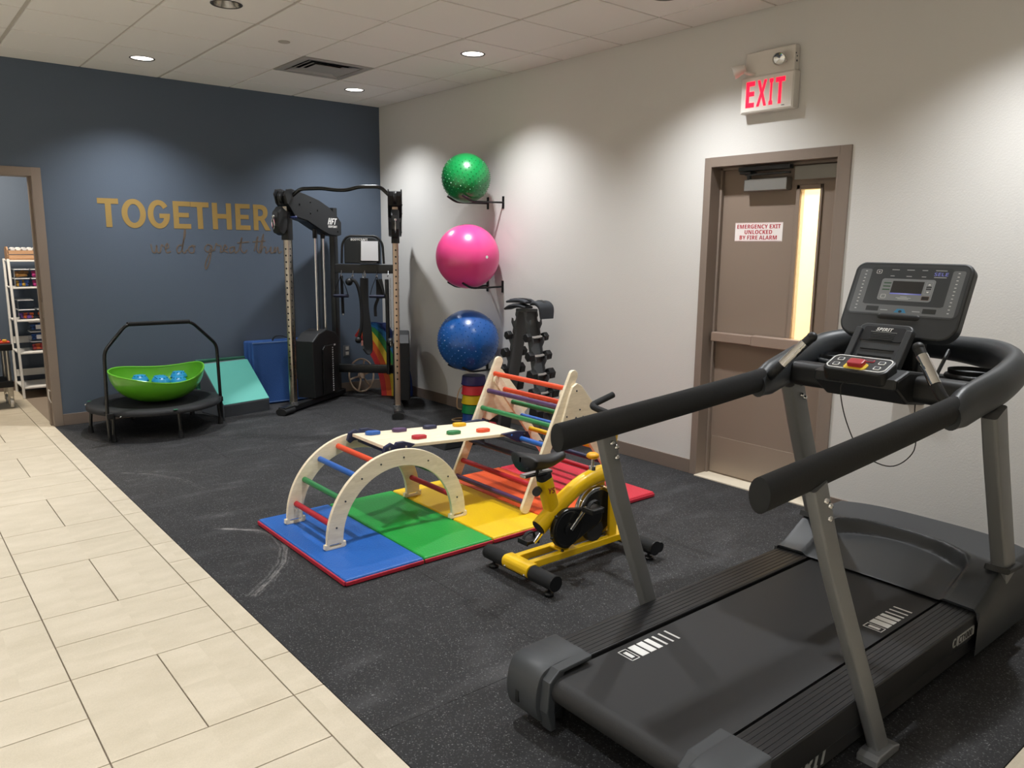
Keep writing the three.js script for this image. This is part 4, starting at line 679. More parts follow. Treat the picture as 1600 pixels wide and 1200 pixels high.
  part('cross_member', sweep(rp([cr(0, 1.31), cr(1, 1.31)], .01), rrect(.07, .09, .006), sdn), black, t, 'upper cross member'); part('cross_member', sweep(rp([cr(0, .3), cr(1, .3)], .01), rrect(.05, .085, .006), sdn), black, t, 'lower cross member');
  const dirX = V(rb[0] - ra[0], 0, rb[2] - ra[2]).normalize(), nrm = dirX.clone().cross(V(0, 1, 0)); const o = cr(.5, 1.36); const bas = new THREE.Matrix4().makeBasis(dirX, V(0, 1, 0), nrm).setPosition(...o);
  const cw = V(ra[0], 0, ra[2]).distanceTo(V(rb[0], 0, rb[2]));
  { const g = ext(rrShape(-.2, 0, .16, .26, [.01, .01, .08, .08]), -.02, .03, 'xy', [], .01); g.applyMatrix4(bas); const pd = part('accessory_panel', g, std(0x1c2022, .6), t, 'black pad above the cross member');
    const w = text('BODYCRAFT', .022, .002); w.computeBoundingBox(); w.translate(-.13, .225, .0302); w.applyMatrix4(bas); part('brand_lettering', w, M.white, pd, 'white BODYCRAFT lettering');
    const tb = tube(rp([[-.235, 0, 0], [-.225, .2, 0], [-.17, .27, 0], [.13, .27, 0], [.185, .2, 0], [.195, 0, 0]], .05).map(v => v), .012, 10); tb.applyMatrix4(bas); part('panel_frame', tb, M.black, t);
    const pp = thing('paper_sheet', 'white paper booklet propped on the cable machine pad', 'paper', [o[0], 1.36, o[2]]); const sh = []; for (let k = 0; k < 4; k++) { const s = box(0, 0, 0, .17, .19, .0016).rotateZ(-.03 + k * .012).translate(.06 + k * .002, .125, .038 + k * .002); sh.push(s); } sh.forEach(s => { s.applyMatrix4(bas); part('sheet', s, M.paper, pp); }); for (let k = 0; k < 5; k++) { const r = torus(-.03, .05 + k * .035, .042, .007, .0012, 'y', 12, 5); r.applyMatrix4(bas); part('binding_ring', r, M.black, pp); }
    const sp = bb(-.03, .14, .0, .012, .02, .075, .003); sp.applyMatrix4(bas); part('booklet_ledge', sp, M.black, t); }
  const hookAt = k => { const h = cr(k, 1.265, .045); part('hook', tube(smooth([[h[0], 1.29, h[2]], [h[0] - .012, 1.25, h[2] + .012], [h[0] - .02, 1.235, h[2] + .02], [h[0] - .03, 1.25, h[2] + .03]], 12), .004, 8), M.chrome, t); return [h[0] - .02, 1.24, h[2] + .02]; };
  const along = (h, u, dy, f = 0) => [h[0] + dirX.x * u - .707 * f, h[1] + dy, h[2] + dirX.z * u + .707 * f];
  const grip = (h, label) => { const g = thing('stirrup_attachment', label, 'cable attachment', [h[0], h[1] - .25, h[2]], 'stirrup handles on the cable machine'); const navy = std(0x1a1f3a, .6); part('strap', [sweep(smooth([along(h, 0, 0), along(h, -.05, -.12), along(h, -.07, -.2)], 14), rrect(.022, .003, .001), [nrm.x, 0, nrm.z]), sweep(smooth([along(h, 0, 0), along(h, .05, -.12), along(h, .07, -.2)], 14), rrect(.022, .003, .001), [nrm.x, 0, nrm.z])], M.blackMatte, g); part('grip', cyl(along(h, -.075, -.2), along(h, .075, -.2), .016, 14), navy, g, 'navy foam grip'); part('ring', torus(h[0], h[1], h[2], .014, .003, 'x', 16, 6), M.chrome, g); };
  const h1 = hookAt(.14); grip(h1, 'stirrup handle with navy grip hanging at the left hook');
  { const g = thing('ankle_strap', 'narrow black strap hanging straight down behind the left stirrup handle', 'strap', [h1[0], .85, h1[2]], 'straps on the cable machine'); part('webbing', sweep(rp([along(h1, .005, 0, -.01), along(h1, .01, -.38, -.01)], .01), rrect(.03, .004, .001), [dirX.x, 0, dirX.z]), M.blackMatte, g); part('buckle', box(...along(h1, .01, -.385, -.01), .014, .02, .014, .003), M.chrome, g); }
  const h2 = hookAt(.33); { const g = thing('triceps_rope', 'black triceps rope with ball ends on the cable machine', 'rope', [h2[0], .6, h2[2]]); part('rope', tube(smooth([along(h2, -.02, -.03), along(h2, .03, -.06), along(h2, .075, -.2), along(h2, .08, -.5), along(h2, .05, -.62)], 40), .017, 10), M.blackMatte, g); part('ball_end', sph(...along(h2, .045, -.64), .034, 16), M.black, g); part('ball_end', sph(...along(h2, -.035, -.06), .038, 16), M.black, g); part('ring', torus(h2[0], h2[1], h2[2], .014, .004, 'x', 16, 6), M.chrome, g); }
  const h3 = hookAt(.52); { const g = thing('wide_belt', 'wide black webbing belt looped on the cable machine', 'belt', [h3[0], .5, h3[2]]); part('webbing', sweep(smooth([along(h3, 0, -.02), along(h3, -.005, -.3), along(h3, .02, -.6), along(h3, .01, -.75), along(h3, -.02, -.7, .03)], 40), rrect(.11, .012, .004), [dirX.x, 0, dirX.z], u => [.75 + .3 * u, 1]), M.blackMatte, g); part('buckle_tab', box(...along(h3, -.03, -.67, .02), .02, .05, .01, .003), std(0xb07a70, .6), g); part('bail', torus(h3[0], h3[1] + .005, h3[2], .03, .004, 'x', 20, 6), M.steel, g); }
  const h4 = hookAt(.72); grip(along(h4, 0, -.0), 'stirrup handle with navy grip hanging at the right hooks');
  { const g = thing('ankle_cuff', 'wide black ankle cuff folded over the right stirrup handle', 'ankle cuff', [h4[0], .85, h4[2]]); part('cuff', sweep(smooth([along(h4, .02, -.03, -.015), along(h4, .03, -.12, -.015), along(h4, .035, -.22, -.015)], 14), rrect(.09, .012, .004), [dirX.x, 0, dirX.z], u => [.7 + .35 * u, 1]), M.blackMatte, g); part('tail_strap', sweep(smooth([along(h4, .01, -.22, -.01), along(h4, -.02, -.3, -.01), along(h4, -.02, -.4, -.01)], 16), rrect(.03, .006, .002), [dirX.x, 0, dirX.z]), M.blackMatte, g); }
  const h5 = hookAt(.9); { const g = thing('chain_strap', 'black bar with steel chain hanging beside the right upright', 'chain', [h5[0], .4, h5[2]]); part('bar', cyl(along(h5, -.01, -.03), along(h5, -.005, -.98), .02, 14), M.black, g); for (let k = 0; k < 22; k++) { const q = along(h5, .025, -.03 - k * .0225); const l = new THREE.TorusGeometry(.0085, .0024, 6, 12); l.scale(.75, 1.3, 1); l.rotateY(k % 2 ? Math.PI / 2 : 0); l.translate(...q); part('chain_link', l, M.steel, g); } }
  { const q = P(Rr, .75, .62, -.06); part('lower_pulley', [sph(q[0], .6, q[2], .045, 16)], M.black, t); part('karabiner', sweep(smooth([[q[0] - .02, .62, q[2] + .04], [q[0] - .03, .58, q[2] + .05], [q[0] - .02, .55, q[2] + .045], [q[0] - .01, .58, q[2] + .04]], 24, true), circ(.004, 8)), M.chrome, t); }
  // right stack cover, seen behind the right column
  { const d = Rr.r.clone().sub(Rr.f).normalize(), basis = new THREE.Matrix4().makeBasis(d, V(0, 1, 0), d.clone().cross(V(0, 1, 0))).setPosition(Rr.f.x, 0, Rr.f.z); const g = ext([[.3, .08], [.72, .08], [.74, .62], [.66, .69], [.5, .73], [.38, .7], [.29, .63]], -.04, .12, 'xy', [], .012); g.applyMatrix4(basis); part('stack_shroud', g, std(0x0e0f11, .6), t, 'black weight stack cover'); }
}
// ------------------------------------------------------------ things behind the machine
{
  const t = thing('rainbow_arch', 'rainbow striped soft arch leaning in the corner behind the machine', 'play arch', [-.1, 0, .16]);
  const cols = [0xc02a2e, 0xe0622a, 0xe8c83a, 0x2f8a4a, 0x2f7fc0, 0x27418c], wd = .054;
  const bas = new THREE.Matrix4().makeBasis(V(.707, 0, .707), V(0, 1, 0), V(-.707, 0, .707)).setPosition(-.674, 0, -.024);
  cols.forEach((c, k) => { const ri = .62 + k * wd, ro = ri + wd, N = 26, a1 = Math.PI * .31, o = []; const q = (r, a) => [r * Math.cos(a) - .02, Math.min(.76, Math.max(.002, (r * 1.02 + .12) * Math.sin(a)))]; for (let i = 0; i <= N; i++) o.push(q(ri, a1 * i / N)); for (let i = N; i >= 0; i--) o.push(q(ro, a1 * i / N)); const g = ext(o.reverse(), 0, .05, 'xy', [], .003); g.applyMatrix4(bas); part('stripe', g, std(c, .6), t, ['red', 'orange', 'yellow', 'green', 'light blue', 'dark blue'][k] + ' stripe'); });
  const w = thing('spoked_hoop', 'pale wooden spoked wheel leaning behind the machine', 'hoop', [-.345, .183, .13]);
  const wm = std(0xffffff, .6, { map: woodTex(200, 176, 154, 21) }); const turn = g => { g.rotateX(-.12); g.rotateY(.25); return g; };
  loc('rim', turn(torus(0, 0, 0, .172, .0095, 'z', 48, 8)), wm, w); loc('hub', turn(cyl([0, 0, -.02], [0, 0, .02], .035, 24)), wm, w);
  for (let k = 0; k < 6; k++) { const a = k * Math.PI / 3 + .15; loc('spoke', turn(box(.1, 0, 0, .145, .018, .012, .003).rotateZ(a)), wm, w); }
  const o = thing('wall_outlet', 'white power outlet on the blue wall behind the machine', 'outlet', [-.449, .438, 0]); loc('plate', box(0, 0, .003, .075, .118, .006, .003), std(0x70757c, .5), o); for (const y of [.027, -.027]) loc('socket', box(.008, y, .007, .036, .036, .006, .006), M.whitePlastic, o);
}
// ------------------------------------------------------------ climbing set on the folding mat
{
  const t = thing('folding_mat', 'rainbow folding floor mat under the wooden climbers', 'floor mat', [-1.69, 0, 3.86]);
  const cols = [[0x2260b2, 'blue'], [0x1c9a3c, 'green'], [0xe6bd10, 'yellow'], [0xe2561f, 'orange'], [0xc62a3c, 'red']]; const x0 = -2.755, w = .43, z0 = 3.345, z1 = 4.375;
  cols.forEach(([c, n], i) => { const nb = 18, g = bb(x0 + i * w + .002, x0 + (i + 1) * w - .002, .001, .034, z0, z1, .012); part('mat_panel', wuv(g, 4), std(c, .42, { bumpMap: peelTex, bumpScale: .0022 }), t, n + ' panel'); });
  const red = std(0xb8283c, .55); part('edge_binding', [bb(x0 - .004, x0 + .006, .004, .026, z0 + .004, z1 - .004, .004)], red, t); cols.forEach((c, i) => part('edge_binding', [bb(x0 + i * w + .004, x0 + (i + 1) * w - .004, .004, .024, z1 - .006, z1 + .005, .004)], red, t));
}
const ply = woodTex(238, 224, 196, 4), plyMat = std(0xffffff, .5, { map: ply }), plyEdge = std(0xd2b796, .6);
const C = { red: std(0xb22230, .45), green: std(0x2c7a46, .45), blue: std(0x2a5fb0, .45), orange: std(0xe0502c, .45), navy: std(0x232846, .45), purple: std(0x51385e, .45), yellow: std(0xe2b012, .45), dgreen: std(0x1f5a34, .45) };
{
  const t = thing('climbing_arch', 'white wooden climbing arch with coloured rungs on the mat', 'climbing arch', [-2.24, .034, 3.77]);
  const cx = -2.235, y0 = .034, Ro = .425, Ri = .335, zs = [[3.985, 4.007], [3.51, 3.532]];
  const s = () => { const o = []; const n = 48; const foot = .03; for (let i = 0; i <= n; i++) { const a = Math.PI * i / n; o.push([cx + Ro * Math.cos(a), y0 + foot + Ro * Math.sin(a)]); } o.push([cx - Ro - .012, y0 + .03], [cx - Ro - .014, y0 + .008], [cx - Ro - .004, y0], [cx - Ri + .006, y0], [cx - Ri + .016, y0 + .008], [cx - Ri + .014, y0 + .03]); for (let i = n; i >= 0; i--) { const a = Math.PI * i / n; o.push([cx + Ri * Math.cos(a), y0 + foot + Ri * Math.sin(a)]); } o.push([cx + Ri - .014, y0 + .03], [cx + Ri - .016, y0 + .008], [cx + Ri - .006, y0], [cx + Ro + .004, y0], [cx + Ro + .014, y0 + .008], [cx + Ro + .012, y0 + .03]); return o; };
  const slot = k => { const c = cx + k * (Ro + Ri) / 2; return [[c - .028, y0 + .014], [c - .034, y0 + .019], [c - .028, y0 + .025], [c + .028, y0 + .025], [c + .034, y0 + .019], [c + .028, y0 + .014]]; };
  for (const [a, b] of zs) { const f = part('side_panel', wuv(ext(s(), a, b, 'xy', [slot(-1), slot(1)], .003), 2), plyMat, t, 'curved plywood side'); }
  const rung = [[168, 'red'], [147, 'green'], [126, 'blue'], [107, 'orange'], [62, 'navy'], [36, 'dgreen'], [14, 'red'], [86, 'navy']];
  for (const [deg, c] of rung) { const a = deg * Math.PI / 180, r = (Ro + Ri) / 2, x = cx + r * Math.cos(a), y = y0 + .03 + r * Math.sin(a); const rg = part('rung', cyl([x, y, 3.525], [x, y, 3.99], .0155, 16), C[c], t, c + ' rung'); part('screw', cyl([x, y, 4.0065], [x, y, 4.009], .005, 10), M.charcoal, rg); }
}
{
  const t = thing('climbing_ramp', 'plywood ramp with coloured climbing holds bridging arch and triangle', 'ramp', [-1.75, .43, 3.77]);
  const A = [-2.275, .487], B = [-1.335, .432], z0 = 3.568, z1 = 3.935; const dx = B[0] - A[0], dy = B[1] - A[1], L = Math.hypot(dx, dy), ang = Math.atan2(dy, dx);
  const pl = g => { g.rotateZ(ang); g.translate(A[0], A[1], 0); return g; };
  const board = part('board', pl(wuv(ext([[0, z0], [L, z0], [L, z1], [0, z1]], -.009, .009, 'xz', [], .002), 2)), plyMat, t, 'plywood board');
  const holds = [[.09, .07, 'blue'], [.27, .06, 'purple'], [.27, .27, 'red'], [.48, .06, 'navy'], [.52, .25, 'green'], [.69, .07, 'yellow'], [.72, .27, 'orange'], [.09, .3, 'navy']];
  for (const [u, v, c] of holds.slice(0, 7)) { const sh = [[-.042, -.014], [-.02, -.026], [.015, -.022], [.042, -.008], [.04, .016], [.012, .02], [-.02, .024], [-.044, .008]]; const g = ext(sh.map(([a, b]) => [u + a, z0 + v + b]), .009, .03, 'xz', [], .005); part('climbing_hold', pl(g), C[c], board, c + ' climbing hold'); }
  for (const z of [z0 - .012, z1 + .012]) for (const e of [0, 1]) {
    const o = e ? [[L - .17, .012], [L - .05, .022], [L + .03, .012], [L + .052, -.02], [L + .05, -.05], [L + .028, -.05], [L + .02, -.035], [L - .0, -.035], [L - .012, -.05], [L - .05, -.045]] : [[.17, .012], [.1, .032], [.055, .03], [.045, .016], [.02, .03], [-.018, .012], [-.028, -.03], [-.01, -.046], [.012, -.032], [.04, -.03], [.06, -.046], [.1, -.03]];
    const g = ext(o, z - .011, z + .011, 'xy', [], .003); const h = part('hook_bracket', pl(g), C.navy, t, 'navy hook bracket'); const bx = e ? [L - .1, L - .0] : [.11, .01]; for (const b of bx) part('bolt', pl(cyl([b, .002, z + .0105], [b, .002, z + .0135], .0065, 12)), M.chrome, h);
  }
}
{
  const t = thing('climbing_triangle', 'pale wooden climbing triangle with coloured rungs behind the bike', 'climbing triangle', [-1.16, .03, 3.85]);
  const zN = 4.19, zF = 3.49, ap = [-1.165, .805], lf = [-1.52, .067], rf = [-.72, .067];
  const leg = (a, b, wd, z0, z1) => { const d = V(b[0] - a[0], b[1] - a[1], 0).normalize(), n = V(-d.y, d.x, 0), o = []; const N = 8; for (let i = 0; i <= N; i++) { const q = Math.PI / 2 + Math.PI * i / N; o.push([a[0] + d.x * Math.cos(q) * wd + n.x * Math.sin(q) * wd, a[1] + d.y * Math.cos(q) * wd + n.y * Math.sin(q) * wd]); } for (let i = 0; i <= N; i++) { const q = -Math.PI / 2 + Math.PI * i / N; o.push([b[0] + d.x * Math.cos(q) * wd + n.x * Math.sin(q) * wd, b[1] + d.y * Math.cos(q) * wd + n.y * Math.sin(q) * wd]); } return wuv(ext(o, z0, z1, 'xy', [], .003), 2); };
  const pt = (a, b, k) => [a[0] + (b[0] - a[0]) * k, a[1] + (b[1] - a[1]) * k]; const top2 = [-1.2, .69];
  for (const [z, s] of [[zN, 1], [zF, -1]]) {
    part('leg', leg(ap, lf, .031, z - .011, z + .011), plyMat, t, 'left leg'); part('leg', leg(top2, rf, .03, z + s * .0115 - s * .046 - .011, z + s * .0115 - s * .046 + .011), plyMat, t, 'right leg');
    const zp = z + s * .0225; const g = ext([[-1.215, .69], [-1.19, .742], [-1.155, .76], [-1.122, .745], [-1.07, .688], [-.97, .571], [-.885, .465], [-.93, .425], [-1.02, .44], [-1.1, .455], [-1.17, .44], [-1.225, .415], [-1.3, .445]], Math.min(z + s * .012, z + s * .03), Math.max(z + s * .012, z + s * .03), 'xy', [], .003); const p = part('gusset', wuv(g, 2), plyMat, t, 'triangular plywood joining plate');
    for (const [x, y] of [[-1.16, .715], [-1.235, .57], [-1.13, .6]]) part('screw', cyl([x, y, zp + s * .007], [x, y, zp + s * .0105], .005, 10), M.charcoal, p);
    part('handle_cutout', sweep(smooth([[-1.165, .558, zp + s * .009], [-1.145, .54, zp + s * .009], [-1.12, .54, zp + s * .009], [-1.1, .556, zp + s * .009]], 14), circ(.006, 8)), M.charcoal, p);
  }
  const L1 = [['orange', .105], ['purple', .25], ['green', .395], ['blue', .54], ['navy', .665], ['red', .835], ['purple', .965]];
  for (const [c, k] of L1) { const [x, y] = pt(ap, lf, k); part('rung', cyl([x, y, zF], [x, y, zN], .0155, 16), C[c], t, c + ' rung'); }
  const L2 = [['orange', .107], ['green', .254], ['blue', .42], ['yellow', .58], ['navy', .76], ['red', .93]];
  for (const [c, k] of L2) { const [x, y] = pt(top2, rf, k); part('rung', cyl([x, y, zF + .03], [x, y, zN - .03], .0155, 16), C[c], t, c + ' rung'); }
}
// ------------------------------------------------------------ yellow spin bike
{
  const t = thing('exercise_bike', 'small yellow upright exercise bike with black saddle', 'exercise bike', [-1.73, 0, 4.81]);
  const Y = phys(0xe8bc08, .32, { clearcoat: .4 }), z = 4.81;
  for (const [x, l] of [[-2.075, 'rear'], [-1.4, 'front']]) {
    const s = part('floor_bar', cyl([x, .068, z - .24], [x, .068, z + .24], .036, 24), M.foam, t, l + ' black floor bar'); for (const k of [-1, 1]) { part('end_cap', cyl([x, .068, z + k * .24], [x, .068, z + k * .246], .0365, 24), M.blackGloss, s); const f = part('levelling_foot', [cyl([x, .008, z + k * .2], [x, .06, z + k * .2], .007, 10), lathe([[.001, 0], [.024, 0], [.024, .012], [.012, .018], [.001, .018]], 20, x, 0, z + k * .2)], M.black, s); if (l === 'front') part('transport_wheel', cyl([x + .045, .06, z + k * .225 - .012], [x + .045, .06, z + k * .225 + .012], .026, 18), M.black, s); }
    part('saddle_clamp', sweep(rp([[x, .075, z - .09], [x, .075, z + .09]], .01), rrect(.082, .062, .026, 4), [1, 0, 0]), Y, t); for (const k of [-1, 1]) part('bolt', sph(x - .036, .06, z + k * .07, .008, 10), M.chrome, s);
  }
  for (const k of [-1, 1]) part('base_rail', bb(-2.06, -1.4, .072, .108, z + k * .05 - .016, z + k * .05 + .016, .005), Y, t); part('base_plate', [bb(-1.86, -1.76, .1, .11, z - .06, z + .06, .003), bb(-1.5, -1.42, .1, .11, z - .06, z + .06, .003)], Y, t);
  const bm = part('main_beam', sweep(smooth([[-1.965, .235, z], [-1.9, .28, z], [-1.8, .345, z], [-1.7, .395, z], [-1.6, .42, z], [-1.49, .43, z]], 30), circ(.036, 18, .044), [0, 0, 1]), Y, t, 'curved yellow main beam'); { const d = V(-.065, -.045, 0).normalize(); part('beam_cap', sweep([V(-1.965, .235, z), V(-1.968, .233, z)], circ(.032, 18, .04), [0, 0, 1]), M.blackGloss, bm); }
  part('seat_tube', sweep(rp([[-1.875, .28, z], [-1.935, .47, z]], .01), rrect(.058, .075, .02, 4), [0, 0, 1]), Y, t); part('tube_collar', sweep(rp([[-1.932, .462, z], [-1.942, .495, z]], .01), rrect(.056, .072, .02, 4), [0, 0, 1]), M.blackMatte, t);
  { const g = text('YS', .028, .0008); g.translate(-1.935, .4, z + .0292); part('tube_lettering', g, std(0x8a1c2c, .5), t, 'small dark lettering'); }
  part('seat_slider', [bb(-2.07, -1.9, .497, .513, z - .02, z + .02, .004)], M.chrome, t); part('seat_post', cyl([-1.965, .51, z], [-1.965, .55, z], .013, 14), M.chrome, t); part('seat_lever', tube(smooth([[-2.0, .5, z + .02], [-2.01, .545, z + .03], [-2.05, .555, z + .04], [-2.09, .55, z + .05]], 14), .007, 8), M.black, t); part('side_knob', [cyl([-1.975, .42, z], [-2.01, .425, z + .03], .02, 14), cyl([-1.94, .42, z], [-1.98, .42, z + .01], .008, 10)], M.black, t);
  { // saddle
    const P = [], I = [], U = [], nu = 24, nv = 20; const wf = u => .022 + .074 * Math.pow(Math.max(0, 1 - u), 1.5) * Math.min(1, (u + .02) * 9) ** .5 + .006; for (let i = 0; i <= nu; i++) { const u = i / nu, x = -2.085 + u * .27, w = i === 0 || i === nu ? .006 : wf(u); for (let j = 0; j <= nv; j++) { const a = j / nv * 2 * Math.PI, cz = Math.cos(a), sy = Math.sin(a); P.push(x, .582 + .012 * Math.cos(u * 5) - .012 * u + (sy > 0 ? .02 * sy : .068 * sy * (1 - .62 * u)) * (i === 0 || i === nu ? .3 : 1), z + w * cz); U.push(u, j / nv); } }
    for (let i = 0; i < nu; i++) for (let j = 0; j < nv; j++) { const a = i * (nv + 1) + j, b = a + nv + 1; I.push(a, b, a + 1, a + 1, b, b + 1); } const g = new THREE.BufferGeometry(); g.setAttribute('position', new THREE.Float32BufferAttribute(P, 3)); g.setAttribute('uv', new THREE.Float32BufferAttribute(U, 2)); g.setIndex(I); g.computeVertexNormals(); part('saddle', g, std(0x17181a, .5), t, 'black padded saddle');
  }
  part('rear_stay', sweep(rp([[-1.87, .26, z], [-1.805, .1, z]], .01), rrect(.055, .06, .01), [0, 0, 1]), Y, t); part('fork', [sweep(rp([[-1.51, .43, z + .045], [-1.508, .1, z + .045]], .01), rrect(.02, .055, .006), [0, 0, 1]), sweep(rp([[-1.51, .43, z - .045], [-1.508, .1, z - .045]], .01), rrect(.02, .055, .006), [0, 0, 1])], Y, t); part('head_block', bb(-1.55, -1.465, .405, .455, z - .055, z + .055, .012), Y, t);
  part('warning_label', bb(-1.522, -1.496, .27, .31, z + .0555, z + .0562), std(0xd8a040, .6), t, 'small warning label');
  part('flywheel', [lathe([[.001, -.012], [.1, -.012], [.12, -.018], [.135, -.018], [.135, .018], [.12, .018], [.1, .012], [.001, .012]], 48).rotateX(Math.PI / 2).translate(-1.585, .235, z)], M.chrome, t, 'chrome rimmed flywheel'); part('flywheel_disc', cyl([-1.585, .235, z - .019], [-1.585, .235, z + .019], .112, 36), M.black, t);
  { const o = []; const c1 = [-1.825, .215, .098], c2 = [-1.64, .235, .045]; for (let i = 0; i <= 24; i++) { const a = Math.PI * .48 + Math.PI * 1.02 * i / 24; o.push([c1[0] + c1[2] * Math.cos(a), c1[1] + c1[2] * Math.sin(a)]); } for (let i = 0; i <= 12; i++) { const a = -Math.PI * .5 + Math.PI * i / 12; o.push([c2[0] + c2[2] * Math.cos(a), c2[1] + c2[2] * Math.sin(a)]); } const g = part('chain_guard', ext(o, z + .03, z + .062, 'xy', [], .006), M.blackGloss, t, 'black chain guard'); part('guard_boss', [cyl([-1.825, .215, z + .06], [-1.825, .215, z + .068], .03, 20), torus(-1.825, .215, z + .062, .085, .003, 'z', 36, 6)], M.black, g); for (const [x, y] of [[-1.905, .29], [-1.93, .19], [-1.86, .11]]) part('guard_screw', sph(x, y, z + .055, .008, 8), M.black, g); }
  part('brake_shroud', [cyl([-1.64, .16, z + .02], [-1.64, .16, z + .055], .055, 20)], M.blackMatte, t);
  const crank = (s, ang, lab) => { const c = [-1.825, .215, z + s * .075], e = [c[0] + .13 * Math.cos(ang), c[1] + .13 * Math.sin(ang), z + s * .09]; const a = part('crank_arm', sweep(rp([c, e], .01), rrect(.014, .02, .005), [0, 0, 1]), M.chrome, t); const p = part('pedal', [box(e[0], e[1], z + s * .135, .075, .02, .07, .006), box(e[0] + .036, e[1], z + s * .135, .008, .026, .075, .003), box(e[0] - .036, e[1], z + s * .135, .008, .026, .075, .003)], M.black, t, lab); part('pedal_strap', sweep(rp([[e[0] - .04, e[1], z + s * .135], [e[0] - .02, e[1] + .04, z + s * .135], [e[0] + .03, e[1] + .045, z + s * .135], [e[0] + .042, e[1], z + s * .135]], .02), rrect(.02, .003, .001), [0, 0, 1]), M.blackMatte, p); };
  crank(1, .85, 'near black pedal'); crank(-1, .85 + Math.PI, 'far black pedal');
  part('tension_knob', [lathe([[.001, .028], [.02, .028], [.03, .02], [.032, .008], [.022, .0], [.001, 0]], 16, -1.615, .515, z)], std(0xe0a010, .4), t, 'yellow tension knob'); part('tension_rod', [cyl([-1.615, .45, z], [-1.615, .52, z], .007, 10), cyl([-1.615, .455, z], [-1.615, .475, z], .018, 14)], M.chrome, t);
  part('bar_stem', sweep(rp([[-1.5, .44, z], [-1.455, .69, z]], .01), rrect(.034, .04, .01), [0, 0, 1]), Y, t);
  const hb = tube(rp([[-1.27, .765, z + .2], [-1.44, .725, z + .2], [-1.44, .705, z + .05], [-1.44, .705, z - .05], [-1.44, .725, z - .2], [-1.27, .765, z - .2]], .04, 6), .017, 14); part('handlebar', hb, M.foam, t, 'black padded handlebar');
}
// ------------------------------------------------------------ balls on wall holders
{
  const spec = [['green', -.315, 2.105, 1.965, .203, 0x0c7a3c, 1, 'green studded exercise ball on the top wall holder'], ['pink', -.3, 1.454, 1.968, .272, 0xee4a90, 0, 'hot pink exercise ball on the middle wall holder'], ['blue', -.298, .732, 1.972, .266, 0x1858a4, 1, 'blue studded exercise ball on the lowest wall holder']];
  spec.forEach(([n, x, y, z, r, c, studs, lab], i) => {
    const m = phys(c, .3, { clearcoat: .25, clearcoatRoughness: .25, sheen: 0 }); const b = thing('exercise_ball', lab, 'ball', [x, y, z], 'exercise balls on the wall');
    loc('ball_skin', new THREE.SphereGeometry(r, 64, 44), m, b);
    if (studs) { const st = []; const N = 420; for (let k = 0; k < N; k++) { const yy = 1 - 2 * (k + .5) / N, rr = Math.sqrt(1 - yy * yy), a = k * 2.39996; if (Math.abs(yy) > .72) continue; const s = new THREE.ConeGeometry(.0095, .017, 6); s.applyQuaternion(new THREE.Quaternion().setFromUnitVectors(V(0, 1, 0), V(rr * Math.cos(a), yy, rr * Math.sin(a)))); s.translate(r * rr * Math.cos(a), r * yy, r * rr * Math.sin(a)); st.push(s); } const q = loc('studs', merge(st), m, b, 'small massage studs'); q.userData.kind = 'stuff'; }
    if (!studs) { const g = lathe([[0, .001], [.012, .001], [.013, 0]], 16); g.rotateX(Math.PI / 2); g.translate(0, 0, r); loc('valve', g, M.white, b); }
    const hy = [1.915, 1.196, .478][i], t = thing('ball_holder', `black two-arm wall holder under the ${n} ball`, 'wall holder', [0, hy, 1.973], 'ball holders on the wall');
    for (const z0 of [1.865, 2.081]) { const zi = z0 < 1.97 ? 1 : -1; part('wall_plate', bb(-.008, 0, hy - .052, hy + .052, z0 - .013, z0 + .013, .003), M.black, t); part('arm', tube(rp([[0, hy, z0], [-.2, hy - .005, z0 + zi * .0], [-.345, hy - .005, z0], [-.435, hy + .04, z0]], .04, 5), .0085, 10), M.black, t); }
  });
}
